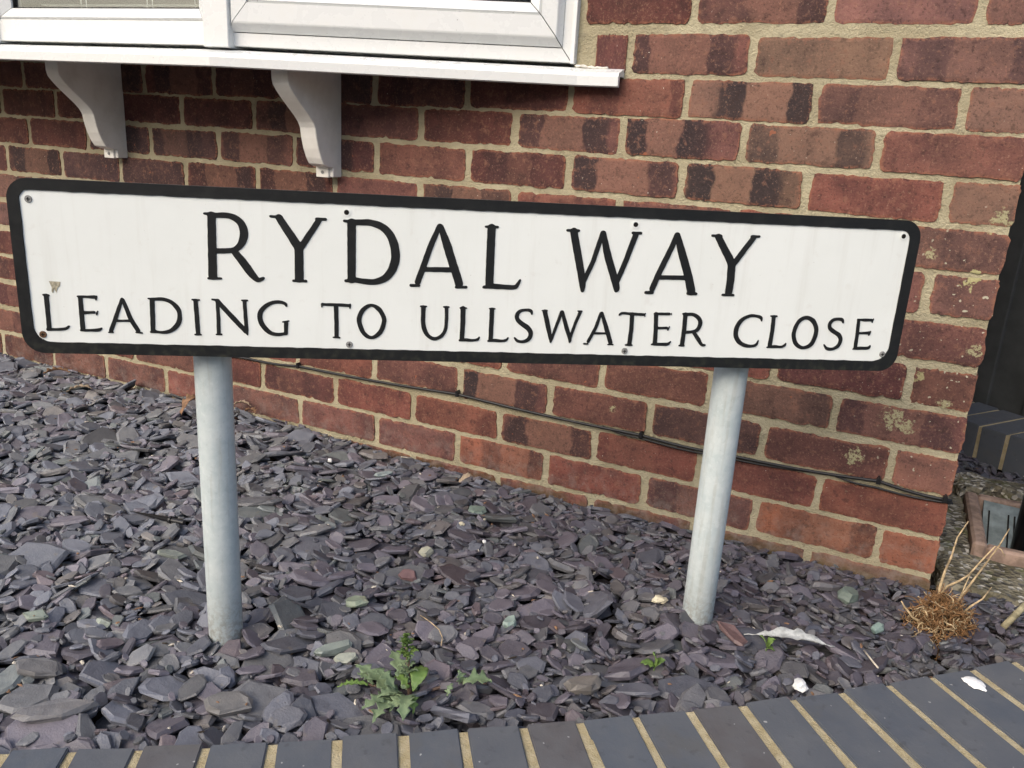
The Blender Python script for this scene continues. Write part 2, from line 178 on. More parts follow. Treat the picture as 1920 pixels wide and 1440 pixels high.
# --- house brick: tint and band strength come from each brick's own object colour
def brick_material():
    k = Mat('burnt red brick', .88, .2); oc = k.coords(); oi = k.n('ObjectInfo'); rnd = oi.outputs['Random']
    off = k.n('VectorMath', operation='ADD'); k.put(off.inputs[0], oc)
    sc = k.n('VectorMath', operation='SCALE'); sc.inputs[0].default_value = (13, 7, 29); k.put(sc.inputs['Scale'], rnd); k.put(off.inputs[1], sc.outputs[0]); P = off.outputs[0]
    big = k.noise(P, 16, 3); mid = k.noise(P, 70, 4, .65); fine = k.noise(P, 250, 4, .75)
    col = k.mix(k.ramp(big, .3, .72), k.mix(1.0, oi.outputs['Color'], (.78, .80, .84), 'MULTIPLY'), k.mix(1.0, oi.outputs['Color'], (1.42, 1.36, 1.3), 'MULTIPLY'))
    # kiln bands across the brick
    sx = k.n('SeparateXYZ'); k.put(sx.inputs[0], oc)
    wob = k.math('MULTIPLY', k.math('SUBTRACT', k.noise(P, 28, 2), .5), .03)
    cx = k.math('MULTIPLY', k.math('SUBTRACT', rnd, .5), .07)
    d = k.math('ABSOLUTE', k.math('SUBTRACT', k.math('ADD', sx.outputs[0], wob), cx))
    r2_ = k.math('FRACT', k.math('MULTIPLY', rnd, 17.3)); r3_ = k.math('FRACT', k.math('MULTIPLY', rnd, 41.7)); hw = k.math('ADD', .024, k.math('MULTIPLY', r2_, .026)); band = k.ramp(d, hw, k.math('ADD', hw, .007))
    col = k.mix(k.math('MULTIPLY', k.math('SUBTRACT', 1.0, band), k.math('MULTIPLY', oi.outputs['Alpha'], .55)), col, (.215, .120, .085))
    col = k.mix(k.math('MULTIPLY', k.math('MULTIPLY', band, k.ramp(d, k.math('ADD', hw, .062), k.math('ADD', hw, .046))), k.math('MULTIPLY', k.math('MULTIPLY', oi.outputs['Alpha'], .92), k.ramp(k.math('MULTIPLY', sx.outputs[0], k.math('SUBTRACT', r3_, .5)), -.006, .0, .65, 1.0))), col, (.030, .024, .026))
    # worn, paler and oranger arrises, sand specks
    rim = k.attr('rim').outputs['Fac']
    streak = k.n('Mapping'); streak.inputs['Scale'].default_value = (3.2, 1, 1); streak.inputs['Rotation'].default_value = (0, RAD(58), 0); k.put(streak.inputs['Vector'], P)
    col = k.mix(k.ramp(k.noise(streak.outputs[0], 26, 4, .7), .63, .76, 0, .5), col, (.30, .155, .105))
    col = k.mix(k.math('MULTIPLY', k.ramp(rim, .25, 1.0), k.ramp(k.math('ADD', k.math('MULTIPLY', fine, .5), k.math('MULTIPLY', mid, .5)), .44, .56, 0, .8)), col, (.29, .12, .07))
    col = k.mix(k.ramp(mid, .54, .70, 0, .55), col, (.22, .11, .075))
    col = k.mix(k.ramp(mid, .46, .30, 0, .55), col, (.042, .024, .021))
    col = k.mix(k.ramp(fine, .56, .68, 0, .65), col, (.26, .155, .11))
    col = k.mix(k.ramp(fine, .44, .33, 0, .65), col, (.028, .019, .017))
    # chips showing raw orange clay, pale lime marks
    col = k.mix(k.ramp(k.noise(P, 26, 3, .6, .4), .72, .75, 0, .75), col, (.30, .11, .06))
    col = k.mix(k.ramp(k.noise(P, 210, 2), .755, .78, 0, .8), col, (.55, .5, .42))
    # lichen: grows on the damp outer corner of the wall
    wp = k.world(); sw = k.n('SeparateXYZ'); k.put(sw.inputs[0], wp)
    lm = k.math('MULTIPLY', k.ramp(sw.outputs[0], -.16, .10), k.ramp(sw.outputs[2], .72, .62))
    lm = k.math('MULTIPLY', lm, k.ramp(sw.outputs[2], .12, .2))
    l1 = k.ramp(k.math('ADD', k.noise(wp, 22, 2), k.math('MULTIPLY', k.noise(wp, 130, 3, .6), .35)), .87, .90)
    l2 = k.ramp(k.noise(wp, 115, 1), .70, .725)
    col = k.mix(k.math('MULTIPLY', l1, lm), col, k.mix(k.noise(wp, 300, 3), (.22, .21, .07), (.5, .46, .27)))
    col = k.mix(k.math('MULTIPLY', l2, lm), col, (.42, .40, .30))
    for cx_, cz_, rr_ in ((-.010, .308, .020), (.014, .299, .013), (-.062, .224, .016), (.090, .674, .015), (-.003, .605, .009), (.092, .452, .011), (.064, .351, .011), (-.532, .227, .008)):
        dv_ = k.n('VectorMath', operation='DISTANCE'); k.put(dv_.inputs[0], wp); dv_.inputs[1].default_value = (cx_, 0, cz_)
        pt = k.math('ADD', k.math('MULTIPLY', dv_.outputs['Value'], 1.0/rr_), k.math('MULTIPLY', k.math('SUBTRACT', k.noise(wp, 95, 4, .65), .5), 3.4))
        col = k.mix(k.math('MULTIPLY', k.ramp(pt, 1.0, .75), k.ramp(k.noise(wp, 170, 4, .7), .42, .52, 0, .9)), col, k.mix(k.noise(wp, 300, 3), (.24, .23, .11), (.42, .39, .25)))
    # green-brown damp on the lowest course
    col = k.mix(k.math('MULTIPLY', k.ramp(sw.outputs[2], .035, -.02), k.ramp(k.noise(wp, 14, 3), .35, .6)), col, (.10, .075, .03))
    # splashed grey dust on the lowest courses
    col = k.mix(k.math('MULTIPLY', k.ramp(sw.outputs[2], .13, -.01), k.ramp(k.noise(wp, 40, 4, .7), .42, .68, 0, .5)), col, (.24, .20, .175))
    h = k.math('ADD', k.math('MULTIPLY', mid, .7), k.math('MULTIPLY', fine, .5))
    nrm = k.bump(h, .9, .0026); nrm = k.bump(k.noise(P, 24, 2), .5, .004, nrm)
    return k.fin(col, None, nrm)
def mortar_material():
    k = Mat('buff sand mortar', .95, .1); wp = k.world()
    a = k.noise(wp, 9, 3); b = k.noise(wp, 260, 3, .7); c = k.noise(wp, 45, 4)
    col = k.mix(k.ramp(a, .3, .7), (.345, .305, .20), (.46, .415, .285))
    col = k.mix(k.ramp(c, .55, .75, 0, .6), col, (.27, .25, .175)); col = k.mix(k.ramp(b, .6, .75, 0, .7), col, (.44, .39, .27)); col = k.mix(k.ramp(b, .4, .27, 0, .7), col, (.18, .15, .09))
    n1 = k.bump(k.math('ADD', k.math('MULTIPLY', b, .8), c), 1.0, .006)
    return k.fin(col, None, n1)
def blue_brick_material():
    k = Mat('blue engineering brick', .6, .25); oc = k.coords(); oi = k.n('ObjectInfo'); rnd = oi.outputs['Random']
    off = k.n('VectorMath', operation='ADD'); k.put(off.inputs[0], oc); sc = k.n('VectorMath', operation='SCALE'); sc.inputs[0].default_value = (5, 9, 3); k.put(sc.inputs['Scale'], rnd); k.put(off.inputs[1], sc.outputs[0]); P = off.outputs[0]
    col = k.mix(rnd, (.082, .094, .113), (.094, .100, .111))
    col = k.mix(k.math('GREATER_THAN', k.math('FRACT', k.math('MULTIPLY', rnd, 7.3)), .78), col, (.094, .089, .092))
    a = k.noise(P, 22, 4, .6); b = k.noise(P, 300, 3, .7); c = k.noise(P, 60, 3)
    col = k.mix(k.ramp(a, .35, .7, 0, .5), col, (.118, .122, .128)); col = k.mix(k.ramp(c, .60, .72, 0, .45), col, (.055, .057, .063)); col = k.mix(k.ramp(k.noise(P, 9, 4, .65), .55, .72, 0, .4), col, (.10, .095, .085))
    col = k.mix(k.ramp(b, .70, .76, 0, .5), col, (.3, .3, .29)); col = k.mix(k.ramp(k.noise(P, 95, 1), .77, .79, 0, .8), col, (.38, .38, .37))
    return k.fin(col, k.ramp(a, .3, .7, .55, .72), k.bump(k.math('ADD', k.math('MULTIPLY', b, .4), c), .45, .0018))
def yellow_mortar_material():
    k = Mat('yellow sand mortar', .95, .1); wp = k.world(); b = k.noise(wp, 420, 3, .75); a = k.noise(wp, 60, 3)
    col = k.mix(k.ramp(a, .3, .7), (.45, .37, .215), (.55, .475, .31)); col = k.mix(k.ramp(b, .58, .72, 0, .7), col, (.68, .6, .42)); col = k.mix(k.ramp(b, .42, .28, 0, .8), col, (.2, .14, .06))
    return k.fin(col, None, k.bump(k.math('ADD', b, k.math('MULTIPLY', a, .8)), 1.0, .004))
def slate_material():
    k = Mat('purple slate', .5, .5); wp = k.world(); tint = k.attr('tint').outputs['Color']
    a = k.noise(wp, 60, 4, .6); b = k.noise(wp, 330, 3, .65)
    col = k.mix(k.ramp(a, .35, .7, 0, .55), tint, k.mix(1.0, tint, (1.5, 1.45, 1.35), 'MULTIPLY'))
    col = k.mix(k.ramp(a, .42, .25, 0, .5), col, k.mix(1.0, tint, (.55, .52, .5), 'MULTIPLY'))
    col = k.mix(k.ramp(b, .66, .76, 0, .4), col, (.30, .29, .28)); col = k.mix(k.ramp(k.noise(wp, 38, 3), .66, .74, 0, .35), col, (.17, .14, .095))
    return k.fin(col, k.ramp(a, .3, .7, .40, .62), k.bump(k.math('ADD', k.math('MULTIPLY', b, .5), a), .7, .0022))
def upvc_material():
    k = Mat('white plastic window profile', .28, .5); wp = k.world(); a = k.noise(wp, 24, 4, .6); b = k.noise(wp, 170, 2)
    sep = k.n('SeparateXYZ'); k.put(sep.inputs[0], wp)
    col = k.mix(k.ramp(a, .45, .8, 0, .18), (.66, .675, .665), (.57, .55, .48)); col = k.mix(k.ramp(b, .77, .80, 0, .7), col, (.16, .15, .13))
    return k.fin(col, k.ramp(a, .4, .7, .25, .4))
def aged_white_material():
    k = Mat('aged off white bracket paint', .5, .3); wp = k.world(); a = k.noise(wp, 20, 4, .6); b = k.noise(wp, 120, 3)
    col = k.mix(k.ramp(a, .35, .75), (.80, .78, .725), (.70, .675, .615)); col = k.mix(k.ramp(b, .68, .78, 0, .5), col, (.32, .29, .25))
    return k.fin(col, None, k.bump(a, .15, .002))
def sign_white_material():
    k = Mat('white sign enamel', .35, .45); wp = k.world(); a = k.noise(wp, 7, 4, .6); b = k.noise(wp, 60, 4, .6); c = k.noise(wp, 260, 2)
    col = k.mix(k.ramp(a, .35, .7, 0, .6), (.775, .80, .765), (.72, .745, .705)); col = k.mix(k.ramp(b, .6, .78, 0, .25), col, (.60, .585, .53)); col = k.mix(k.ramp(c, .76, .80, 0, .5), col, (.4, .39, .35))
    mp = k.n('Mapping'); mp.inputs['Scale'].default_value = (70, 70, 5); k.put(mp.inputs['Vector'], wp); col = k.mix(k.ramp(k.noise(mp.outputs[0], 1, 4, .6), .5, .8, 0, .22), col, (.52, .51, .45))
    return k.fin(col, k.ramp(a, .3, .7, .3, .5), k.bump(k.noise(wp, 9, 2), .12, .01))
def sign_black_material():
    k = Mat('black sign enamel', .5, .25); wp = k.world(); a = k.noise(wp, 40, 4, .6); b = k.noise(wp, 120, 3)
    col = k.mix(k.ramp(a, .45, .75, 0, .6), (.010, .011, .0115), (.020, .021, .020)); sep = k.n('SeparateXYZ'); k.put(sep.inputs[0], wp)
    col = k.mix(k.math('MULTIPLY', k.ramp(sep.outputs[2], .495, .465), k.ramp(b, .45, .75, 0, .6)), col, (.038, .041, .028))
    return k.fin(col, k.ramp(b, .3, .7, .45, .65), k.bump(b, .25, .001))
def galv_material():
    k = Mat('galvanised steel', .5, .5); oc = k.coords(); a = k.noise(oc, 24, 4, .6); b = k.noise(oc, 140, 4, .7)
    mp = k.n('Mapping'); mp.inputs['Scale'].default_value = (60, 60, 4); k.put(mp.inputs['Vector'], oc); st = k.noise(mp.outputs[0], 2, 4, .6)
    col = k.mix(k.ramp(a, .3, .7), (.41, .475, .48), (.50, .55, .545)); col = k.mix(k.ramp(st, .5, .72, 0, .65), col, (.36, .38, .35)); col = k.mix(k.ramp(b, .56, .68, 0, .35), col, (.62, .66, .66)); col = k.mix(k.ramp(b, .44, .32, 0, .35), col, (.32, .36, .36))
    sz = k.n('SeparateXYZ'); k.put(sz.inputs[0], oc); col = k.mix(k.math('MULTIPLY', k.ramp(sz.outputs[2], .13, .03), k.ramp(b, .40, .60, 0, .7)), col, (.22, .20, .16))
    v2 = k.n('TexVoronoi'); k.put(v2.inputs['Vector'], oc); v2.inputs['Scale'].default_value = 130; s2 = k.n('SeparateColor'); k.put(s2.inputs[0], v2.outputs['Color']); col = k.mix(k.ramp(s2.outputs[0], 0, 1, 0, .22), col, (.60, .64, .63))
    return k.fin(col, k.ramp(b, .3, .7, .45, .65), k.bump(b, .25, .001))
def plain(name, col, rough=.7, spec=.3, var=.25, scale=60, bump=.2, bd=.001):
    k = Mat(name, rough, spec, col); oc = k.world(); a = k.noise(oc, scale, 4, .6)
    c = k.mix(k.ramp(a, .3, .7), tuple(v*(1-var) for v in col), tuple(min(1, v*(1+var)) for v in col))
    return k.fin(c, None, k.bump(a, bump, bd))
def concrete_material():
    k = Mat('mossy pebbly concrete', .95, .15); wp = k.world(); a = k.noise(wp, 12, 4, .6); v = k.n('TexVoronoi'); k.put(v.inputs['Vector'], wp); v.inputs['Scale'].default_value = 110
    col = k.mix(k.ramp(a, .35, .65), (.09, .08, .05), (.22, .20, .15)); sv = k.n('SeparateColor'); k.put(sv.inputs[0], v.outputs['Color'])
    col = k.mix(k.ramp(sv.outputs[0], .72, .8, 0, .8), col, (.42, .40, .35)); col = k.mix(k.ramp(sv.outputs[1], .8, .85, 0, .7), col, (.06, .055, .05)); col = k.mix(k.ramp(k.noise(wp, 30, 4), .55, .7, 0, .6), col, (.11, .12, .045))
    return k.fin(col, None, k.bump(v.outputs['Distance'], .9, .006))
def glass_material():
    k = Mat('window glass', .02, .5, (.9, .95, .93)); k.b.inputs['Transmission Weight'].default_value = 1.0; k.b.inputs['IOR'].default_value = 1.65
    return k.m
def leaf_material(name, a, b, rough=.55):
    k = Mat(name, rough, .35); oc = k.world(); n1 = k.noise(oc, 55, 4, .6); n2 = k.noise(oc, 240, 2)
    col = k.mix(k.ramp(n1, .3, .7), a, b); col = k.mix(k.ramp(n2, .68, .75, 0, .5), col, tuple(min(1, x*1.9) for x in b))
    k.b.inputs['Transmission Weight'].default_value = 0.0
    return k.fin(col, None, k.bump(n1, .4, .002))
M_BRICK = brick_material(); M_MORTAR = mortar_material(); M_BLUE = blue_brick_material(); M_YMORT = yellow_mortar_material(); M_SLATE = slate_material()
M_UPVC = upvc_material(); M_AGED = aged_white_material(); M_SW = sign_white_material(); M_SB = sign_black_material(); M_GALV = galv_material(); M_CONC = concrete_material(); M_GLASS = glass_material()
M_SOIL = plain('dark damp soil', (.035, .028, .022), .95, .1, .4, 90, .8, .006)
M_PAVE = plain('grey tarmac pavement', (.11, .11, .11), .9, .2, .3, 160, .6, .003)
M_GROUND = plain('grey ground', (.13, .125, .115), .95, .1, .25, 3, .3, .01)
M_CABLE = plain('black cable sheath', (.012, .012, .013), .45, .4, .2, 60, .1)
M_FENCE = plain('charcoal stained timber', (.060, .064, .064), .8, .2, .15, 14, .3, .001)
M_RUBBER = plain('black gasket rubber', (.015, .015, .016), .6, .3, .2, 80, .1)
M_TERRA = plain('weathered terracotta', (.27, .195, .155), .9, .2, .3, 45, .5, .002)
M_STEEL = plain('dull screw steel', (.22, .22, .21), .5, .5, .3, 400, .3)
M_RUST = plain('rusty screw', (.11, .06, .03), .8, .3, .4, 400, .4)
M_DARK = plain('dark hole', (.012, .011, .010), .9, .1, .2, 300, .1)
M_BLIND = plain('white blind slat', (.72, .73, .72), .5, .3, .05, 30, .02)
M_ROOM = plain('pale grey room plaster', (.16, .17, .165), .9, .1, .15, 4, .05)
M_STRAW = plain('dry straw stalk', (.40, .30, .175), .8, .2, .45, 90, .5)
M_ROOT = plain('dry brown roots', (.20, .11, .05), .85, .2, .45, 120, .5)
M_LEAFB = plain('crisp brown leaf', (.20, .115, .065), .7, .25, .4, 90, .5)
M_LEAFP = plain('pale tan dead leaf', (.36, .28, .195), .75, .25, .25, 80, .5)
M_LEAFW = plain('bleached grey leaf', (.42, .43, .41), .75, .25, .25, 120, .6)
M_WHITE = plain('white quartz pebble', (.70, .70, .67), .6, .3, .12, 120, .4)
M_BEIGE = plain('beige pebble', (.55, .50, .36), .6, .3, .15, 90, .3)
M_DROP = plain('white dropping', (.80, .80, .78), .8, .2, .05, 200, .6, .002)
M_BLKPL = plain('black plastic', (.012, .012, .013), .4, .4, .2, 60, .1)
M_PIPE = plain('black plastic downpipe', (.010, .012, .016), .35, .45, .2, 20, .1)
M_GREYPL = plain('grey drain plate', (.15, .18, .18), .55, .4, .35, 30, .2)
M_TWIG = plain('pale twig', (.52, .47, .38), .8, .2, .25, 120, .5)
M_BAMBOO = plain('weathered cane', (.27, .24, .15), .8, .2, .35, 70, .4)
M_WEED = leaf_material('weed leaf green', (.115, .165, .09), (.19, .25, .135))
M_WEEDY = leaf_material('young weed leaf', (.085, .15, .04), (.15, .23, .055))
M_STEM = plain('purple green weed stem', (.13, .085, .06), .6, .3, .35, 100, .3)

# ------------------------------------------------------------------ setting
def sheet(name, x0, x1, y0, y1, z, m, kind='structure'):
    return obj(name, mesh(name, [(x0, y0, z), (x1, y0, z), (x1, y1, z), (x0, y1, z)], [(0, 1, 2, 3)]), m, kind=kind)
sheet('ground', -200, 200, -200, 200, -.40, M_GROUND)
sheet('pavement', -30, 30, -4.5, -.2, -.396, M_PAVE)

# front kerb line: inner top edge of the blue brick coping, metres, from far left round to the planter's corner
JOINTS = [(-.879,-1.096),(-.816,-1.058),(-.754,-1.021),(-.690,-.982),(-.627,-.941),(-.565,-.896),(-.501,-.853),(-.441,-.811),(-.378,-.771),(-.320,-.726),(-.260,-.681),(-.201,-.634),(-.140,-.590),(-.084,-.543),(-.024,-.493),(.034,-.442),(.089,-.390),(.145,-.339),(.200,-.286)]
KZ = .055
jp = [np.array(p) for p in JOINTS]
sm = [jp[0]]
for i in range(1, len(jp)-1): sm.append((jp[i-1]+2*jp[i]+jp[i+1])/4)
sm.append(jp[-1]); jp = sm
ang = 31.0
while jp[0][0] > -2.9: jp.insert(0, jp[0]-.0752*np.array([math.cos(RAD(ang)), math.sin(RAD(ang))]))
ang = 43.5
while jp[-1][0] < .86:
    jp.append(jp[-1]+.0752*np.array([math.cos(RAD(ang)), math.sin(RAD(ang))])); ang += .25
KERB = np.array(jp)
def kerb_y(x): return np.interp(x, KERB[:, 0], KERB[:, 1])
FK0, FK1 = np.array([.90, .40]), np.array([-.25, 1.235])       # far planter wall, inner top edge
def far_y(x): return FK0[1]+(x-FK0[0])*(FK1[1]-FK0[1])/(FK1[0]-FK0[0])
# soil under the slate
MBs = MB(); poly = [(p[0], p[1]) for p in KERB]+[(.90, .40), (.09, far_y(.09)), (.09, .05), (-2.9, .05)]
MBs.prism(poly, -.39, -.060); MBs.build('soil', M_SOIL, kind='structure')
# ------------------------------------------------------------------ the house: brick wall, bow window, sill, brackets
house = empty('brick_house', (0, 0, 0), label='red brick house wall with white bow window behind the street sign', cat='house')
WX1 = .107                                            # outer corner of the wall
mw = MB()
ZT = 2.75
OPL, OPR, OPB, OPT = -3.30, -.672, .8865, 2.06         # window opening
mw.box(-4.6, WX1-.0035, .0026, .10, -.39, OPB)
mw.box(OPR-.004, WX1-.0035, .0026, .10, OPB, ZT); mw.box(-4.6, OPL, .0040, .10, OPB, ZT); mw.box(OPL, OPR-.004, .0040, .10, OPT, ZT)
mw.box(.02, WX1-.0035, .10, 4.5, -.39, ZT)            # return wall
wall = mw.build('wall', M_MORTAR, house)
def brick_mesh(name, L, H, D, seed, rag=.0018):
    r = np.random.default_rng(seed); nx, nz = 26, 8; pts = []
    for i in range(nx): pts.append((-L/2+L*i/nx, -H/2))
    for i in range(nz): pts.append((L/2, -H/2+H*i/nz))
    for i in range(nx): pts.append((L/2-L*i/nx, H/2))
    for i in range(nz): pts.append((-L/2, H/2-H*i/nz))
    pts = np.array(pts); n = len(pts)
    cr = r.uniform(.0005, .0035, 4)
    for k, c0 in enumerate((0, nx, nx+nz, 2*nx+nz)):    # knocked corners
        pts[c0] *= (1-cr[k]/(L/2), 1-cr[k]/(H/2))
    lf = np.interp(np.arange(n), np.linspace(0, n, 22), r.normal(0, 1, 22))[:, None]; dirn = np.where(np.abs(np.abs(pts[:, :1])-L/2) < .004, [[1, 0]], [[0, 1]])
    out = pts+dirn*(lf*.0008-.0002+r.normal(0, .0008, (n, 1)))-np.sign(pts)*np.where(r.random((n, 1)) < .035, r.uniform(.001, .0035, (n, 1)), 0)*dirn
    inn = lambda d: out*np.array([1-d/(L/2), 1-d/(H/2)])
    v = [(x, D, z) for x, z in pts]+[(x, .0040, z) for x, z in out]+[(x, .0004+r.uniform(0, .0008), z) for x, z in inn(.0007)]+[(x, 0, z) for x, z in inn(.007)]
    v += [(-L/4, 0, 0), (0, 0, 0), (L/4, 0, 0)]
    f = []
    for k in range(3):
        for i in range(n): j = (i+1) % n; f.append((k*n+i, k*n+j, (k+1)*n+j, (k+1)*n+i))
    o = 3*n
    for i in range(n):
        j = (i+1) % n; xm = (inn(.007)[i][0]+inn(.007)[j][0])/2; c = 4*n+(0 if xm < -L/8 else 2 if xm > L/8 else 1); f.append((o+i, o+j, c))
    f += [(o+nx//3, 4*n, 4*n+1), (o+2*nx//3, 4*n+1, 4*n+2), (o+nx+nz+nx//3, 4*n+2, 4*n+1), (o+nx+nz+2*nx//3, 4*n+1, 4*n)] if False else []
    m = mesh(name, v, f); m.materials.append(M_BRICK)
    a = m.attributes.new('rim', 'FLOAT', 'POINT')
    a.data.foreach_set('value', [1.0]*n+[1.0]*n+[.9]*n+[.25]*n+[0, 0, 0])
    bm = bmesh.new(); bm.from_mesh(m); bmesh.ops.holes_fill(bm, edges=[e for e in bm.edges if e.is_boundary and all(q.co.y < .004 for q in e.verts)]); bmesh.ops.recalc_face_normals(bm, faces=bm.faces); bm.to_mesh(m); bm.free()
    return m
FULL = [brick_mesh('brick_full', .212, .0668, .09, 100+i) for i in range(16)]
HALF = [brick_mesh('brick_half', .101, .0668, .09, 200+i) for i in range(7)]
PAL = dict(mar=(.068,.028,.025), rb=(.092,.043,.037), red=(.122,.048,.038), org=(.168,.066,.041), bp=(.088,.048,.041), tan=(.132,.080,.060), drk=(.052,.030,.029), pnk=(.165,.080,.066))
SPEC = {(1,0):('bp',.5),(1,1):('tan',.1),(1,2):('rb',.7),(1,3):('mar',0),(2,0):('tan',0),(2,1):('bp',.35),(2,2):('tan',1),(2,3):('red',.45),(2,4):('mar',.1),(3,0):('rb',.15),(3,1):('tan',.7),(3,2):('rb',1),(3,3):('rb',.85),(3,4):('mar',.1),
        (4,0):('tan',0),(4,1):('red',0),(4,2):('tan',1),(4,3):('rb',.95),(4,4):('mar',.3),(5,0):('bp',.25),(6,0):('bp',0),(7,0):('rb',0),(8,0):('rb',0),(8,1):('mar',.1),(9,0):('rb',.55),(9,1):('bp',.1),(9,2):('rb',.0),(9,3):('rb',.1),
        (10,0):('pnk',0),(10,1):('rb',0),(10,2):('drk',0),(10,3):('rb',.1),(10,4):('rb',1),(11,0):('red',.1),(11,1):('red',.1),(11,2):('red',.3),(11,3):('rb',.8),(11,4):('red',.15),(12,0):('org',0),(12,1):('org',.6),(12,2):('rb',.4),(12,3):('red',0),(12,4):('org',.65),
        (13,0):('tan',0),(13,1):('bp',0),(13,2):('rb',0),(0,0):('bp',0),(0,1):('pnk',0),(0,2):('rb',.5),(0,3):('mar',.1),(4,8):('drk',.5),(3,9):('mar',.1),(4,9):('drk',.8)}
br = random.Random(11)
nb = 0
for c in sorted(COURSE_Z):
    z = COURSE_Z[c]
    if c < -2 or c > 13: continue
    xs = list(PERP[c])
    if c <= 1:
        xs = [x for x in xs if x > (-.5 if c % 2 == 0 else -.4)]
        xs = ([-.6655] if c % 2 == 0 else [-.638, -.5665])+xs
    edges = xs+[WX1+.0065]
    for i in range(len(edges)-1):
        a, b = edges[i], edges[i+1]
        idx = len(edges)-2-i
        j = .0065+br.uniform(-.001, .0012)
        x0, x1 = a+j, b-j+(0 if idx else .0)
        if x1 > WX1-.002: x1 = WX1
        L = x1-x0
        if L < .03: continue
        if x1 < -3.25: continue
        m = br.choice(FULL if L > .15 else HALF); base = .212 if L > .15 else .101
        o = bpy.data.objects.new('brick', m); COL.objects.link(o); o.parent = wall
        o.location = ((x0+x1)/2, br.uniform(-.0012, .0012), z+br.uniform(-.0012, .0012)); o.scale = (L/base, 1.03, 1+br.uniform(-.02, .03))
        o.rotation_euler = (0, br.uniform(-.006, .006), 0)
        key = SPEC.get((c, idx))
        if key is None:
            xm = (x0+x1)/2
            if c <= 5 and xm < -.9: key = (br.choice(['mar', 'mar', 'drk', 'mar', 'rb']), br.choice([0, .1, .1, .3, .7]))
            elif c >= 8: key = (br.choice(['rb', 'mar', 'rb', 'red', 'mar']), br.choice([0, 0, .2, .35]))
            else: key = (br.choice(['rb', 'bp', 'red']), br.choice([0, .3, .7]))
        q = br.uniform(1.04, 1.42); col = PAL[key[0]]
        o.color = (col[0]*q*br.uniform(.95, 1.05), col[1]*q, col[2]*q*br.uniform(.93, 1.07), key[1]); nb += 1
# the rest of the brickwork (higher up and round the corner), too far outside the view to pick apart
rest = MB()
for k in range(36):
    z = -.2115+.078*k
    for j in range(20):
        y0 = .116+j*.225-(.1125 if k % 2 else 0)
        if y0 < .1: y0 = .104
        rest.box(WX1-.02, WX1+.0005, y0, y0+.21-(.0 if y0 > .11 or k % 2 == 0 else .1), z, z+.065)
    if z > 1.16:
        for j in range(22):
            x0 = -4.6+j*.225-(.1125 if k % 2 else 0)
            if x0 > WX1-.08: continue
            x1 = min(x0+.211, WX1)
            if z < 2.0 and x0 < OPR:
                if x1 < OPR+.07 and x1 > OPL: continue
                x0 = max(x0, OPR+.008) if x0 > OPL else x0
            rest.box(x0, x1, .0002, .05, z+.008, z+.073)
o = rest.build('brickwork', M_BRICK, wall, kind='stuff'); o.color = (.10, .04, .031, .1)

# --- bow window
A = [Vector((-.678, -.004, 0)), Vector((-1.345, -.222, 0)), Vector((-1.99, -.256, 0)), Vector((-2.635, -.222, 0)), Vector((-3.302, -.004, 0))]
WB, WT = .8965, 2.03
window = empty('window', (0, 0, 0)); window.parent = house
def rect_loop(T, x0, x1, z0, z1, y): return [T @ Vector(p) for p in ((x0, y, z0), (x1, y, z0), (x1, y, z1), (x0, y, z1))]
def ring(T, W, prof):
    """four mitred bars; prof = [(inset left, right, bottom, top, y), ...] from the back of the outer edge round to the back of the inner edge"""
    m = MB(); g = .0011
    loops = [[(l, b), (W-r, b), (W-r, WT-WB-t), (l, WT-WB-t)] for l, r, b, t, y in prof]
    for s in range(4):
        v = []; f = []
        p0, p1 = np.array(loops[0][s]), np.array(loops[0][(s+1) % 4]); d = (p1-p0)/np.linalg.norm(p1-p0)
        for k, L in enumerate(loops):
            a = np.array(L[s])+d*g; b = np.array(L[(s+1) % 4])-d*g
            v += [T @ Vector((a[0], prof[k][4], a[1])), T @ Vector((b[0], prof[k][4], b[1]))]
        n = len(loops)
        for k in range(n-1): f.append((2*k, 2*k+1, 2*k+3, 2*k+2))
        f.append((0, 1, 2*n-1, 2*n-2)); f.append(tuple(2*k for k in range(n))); f.append(tuple(2*k+1 for k in range(n))[::-1])
        m.add(v, f)
    return m
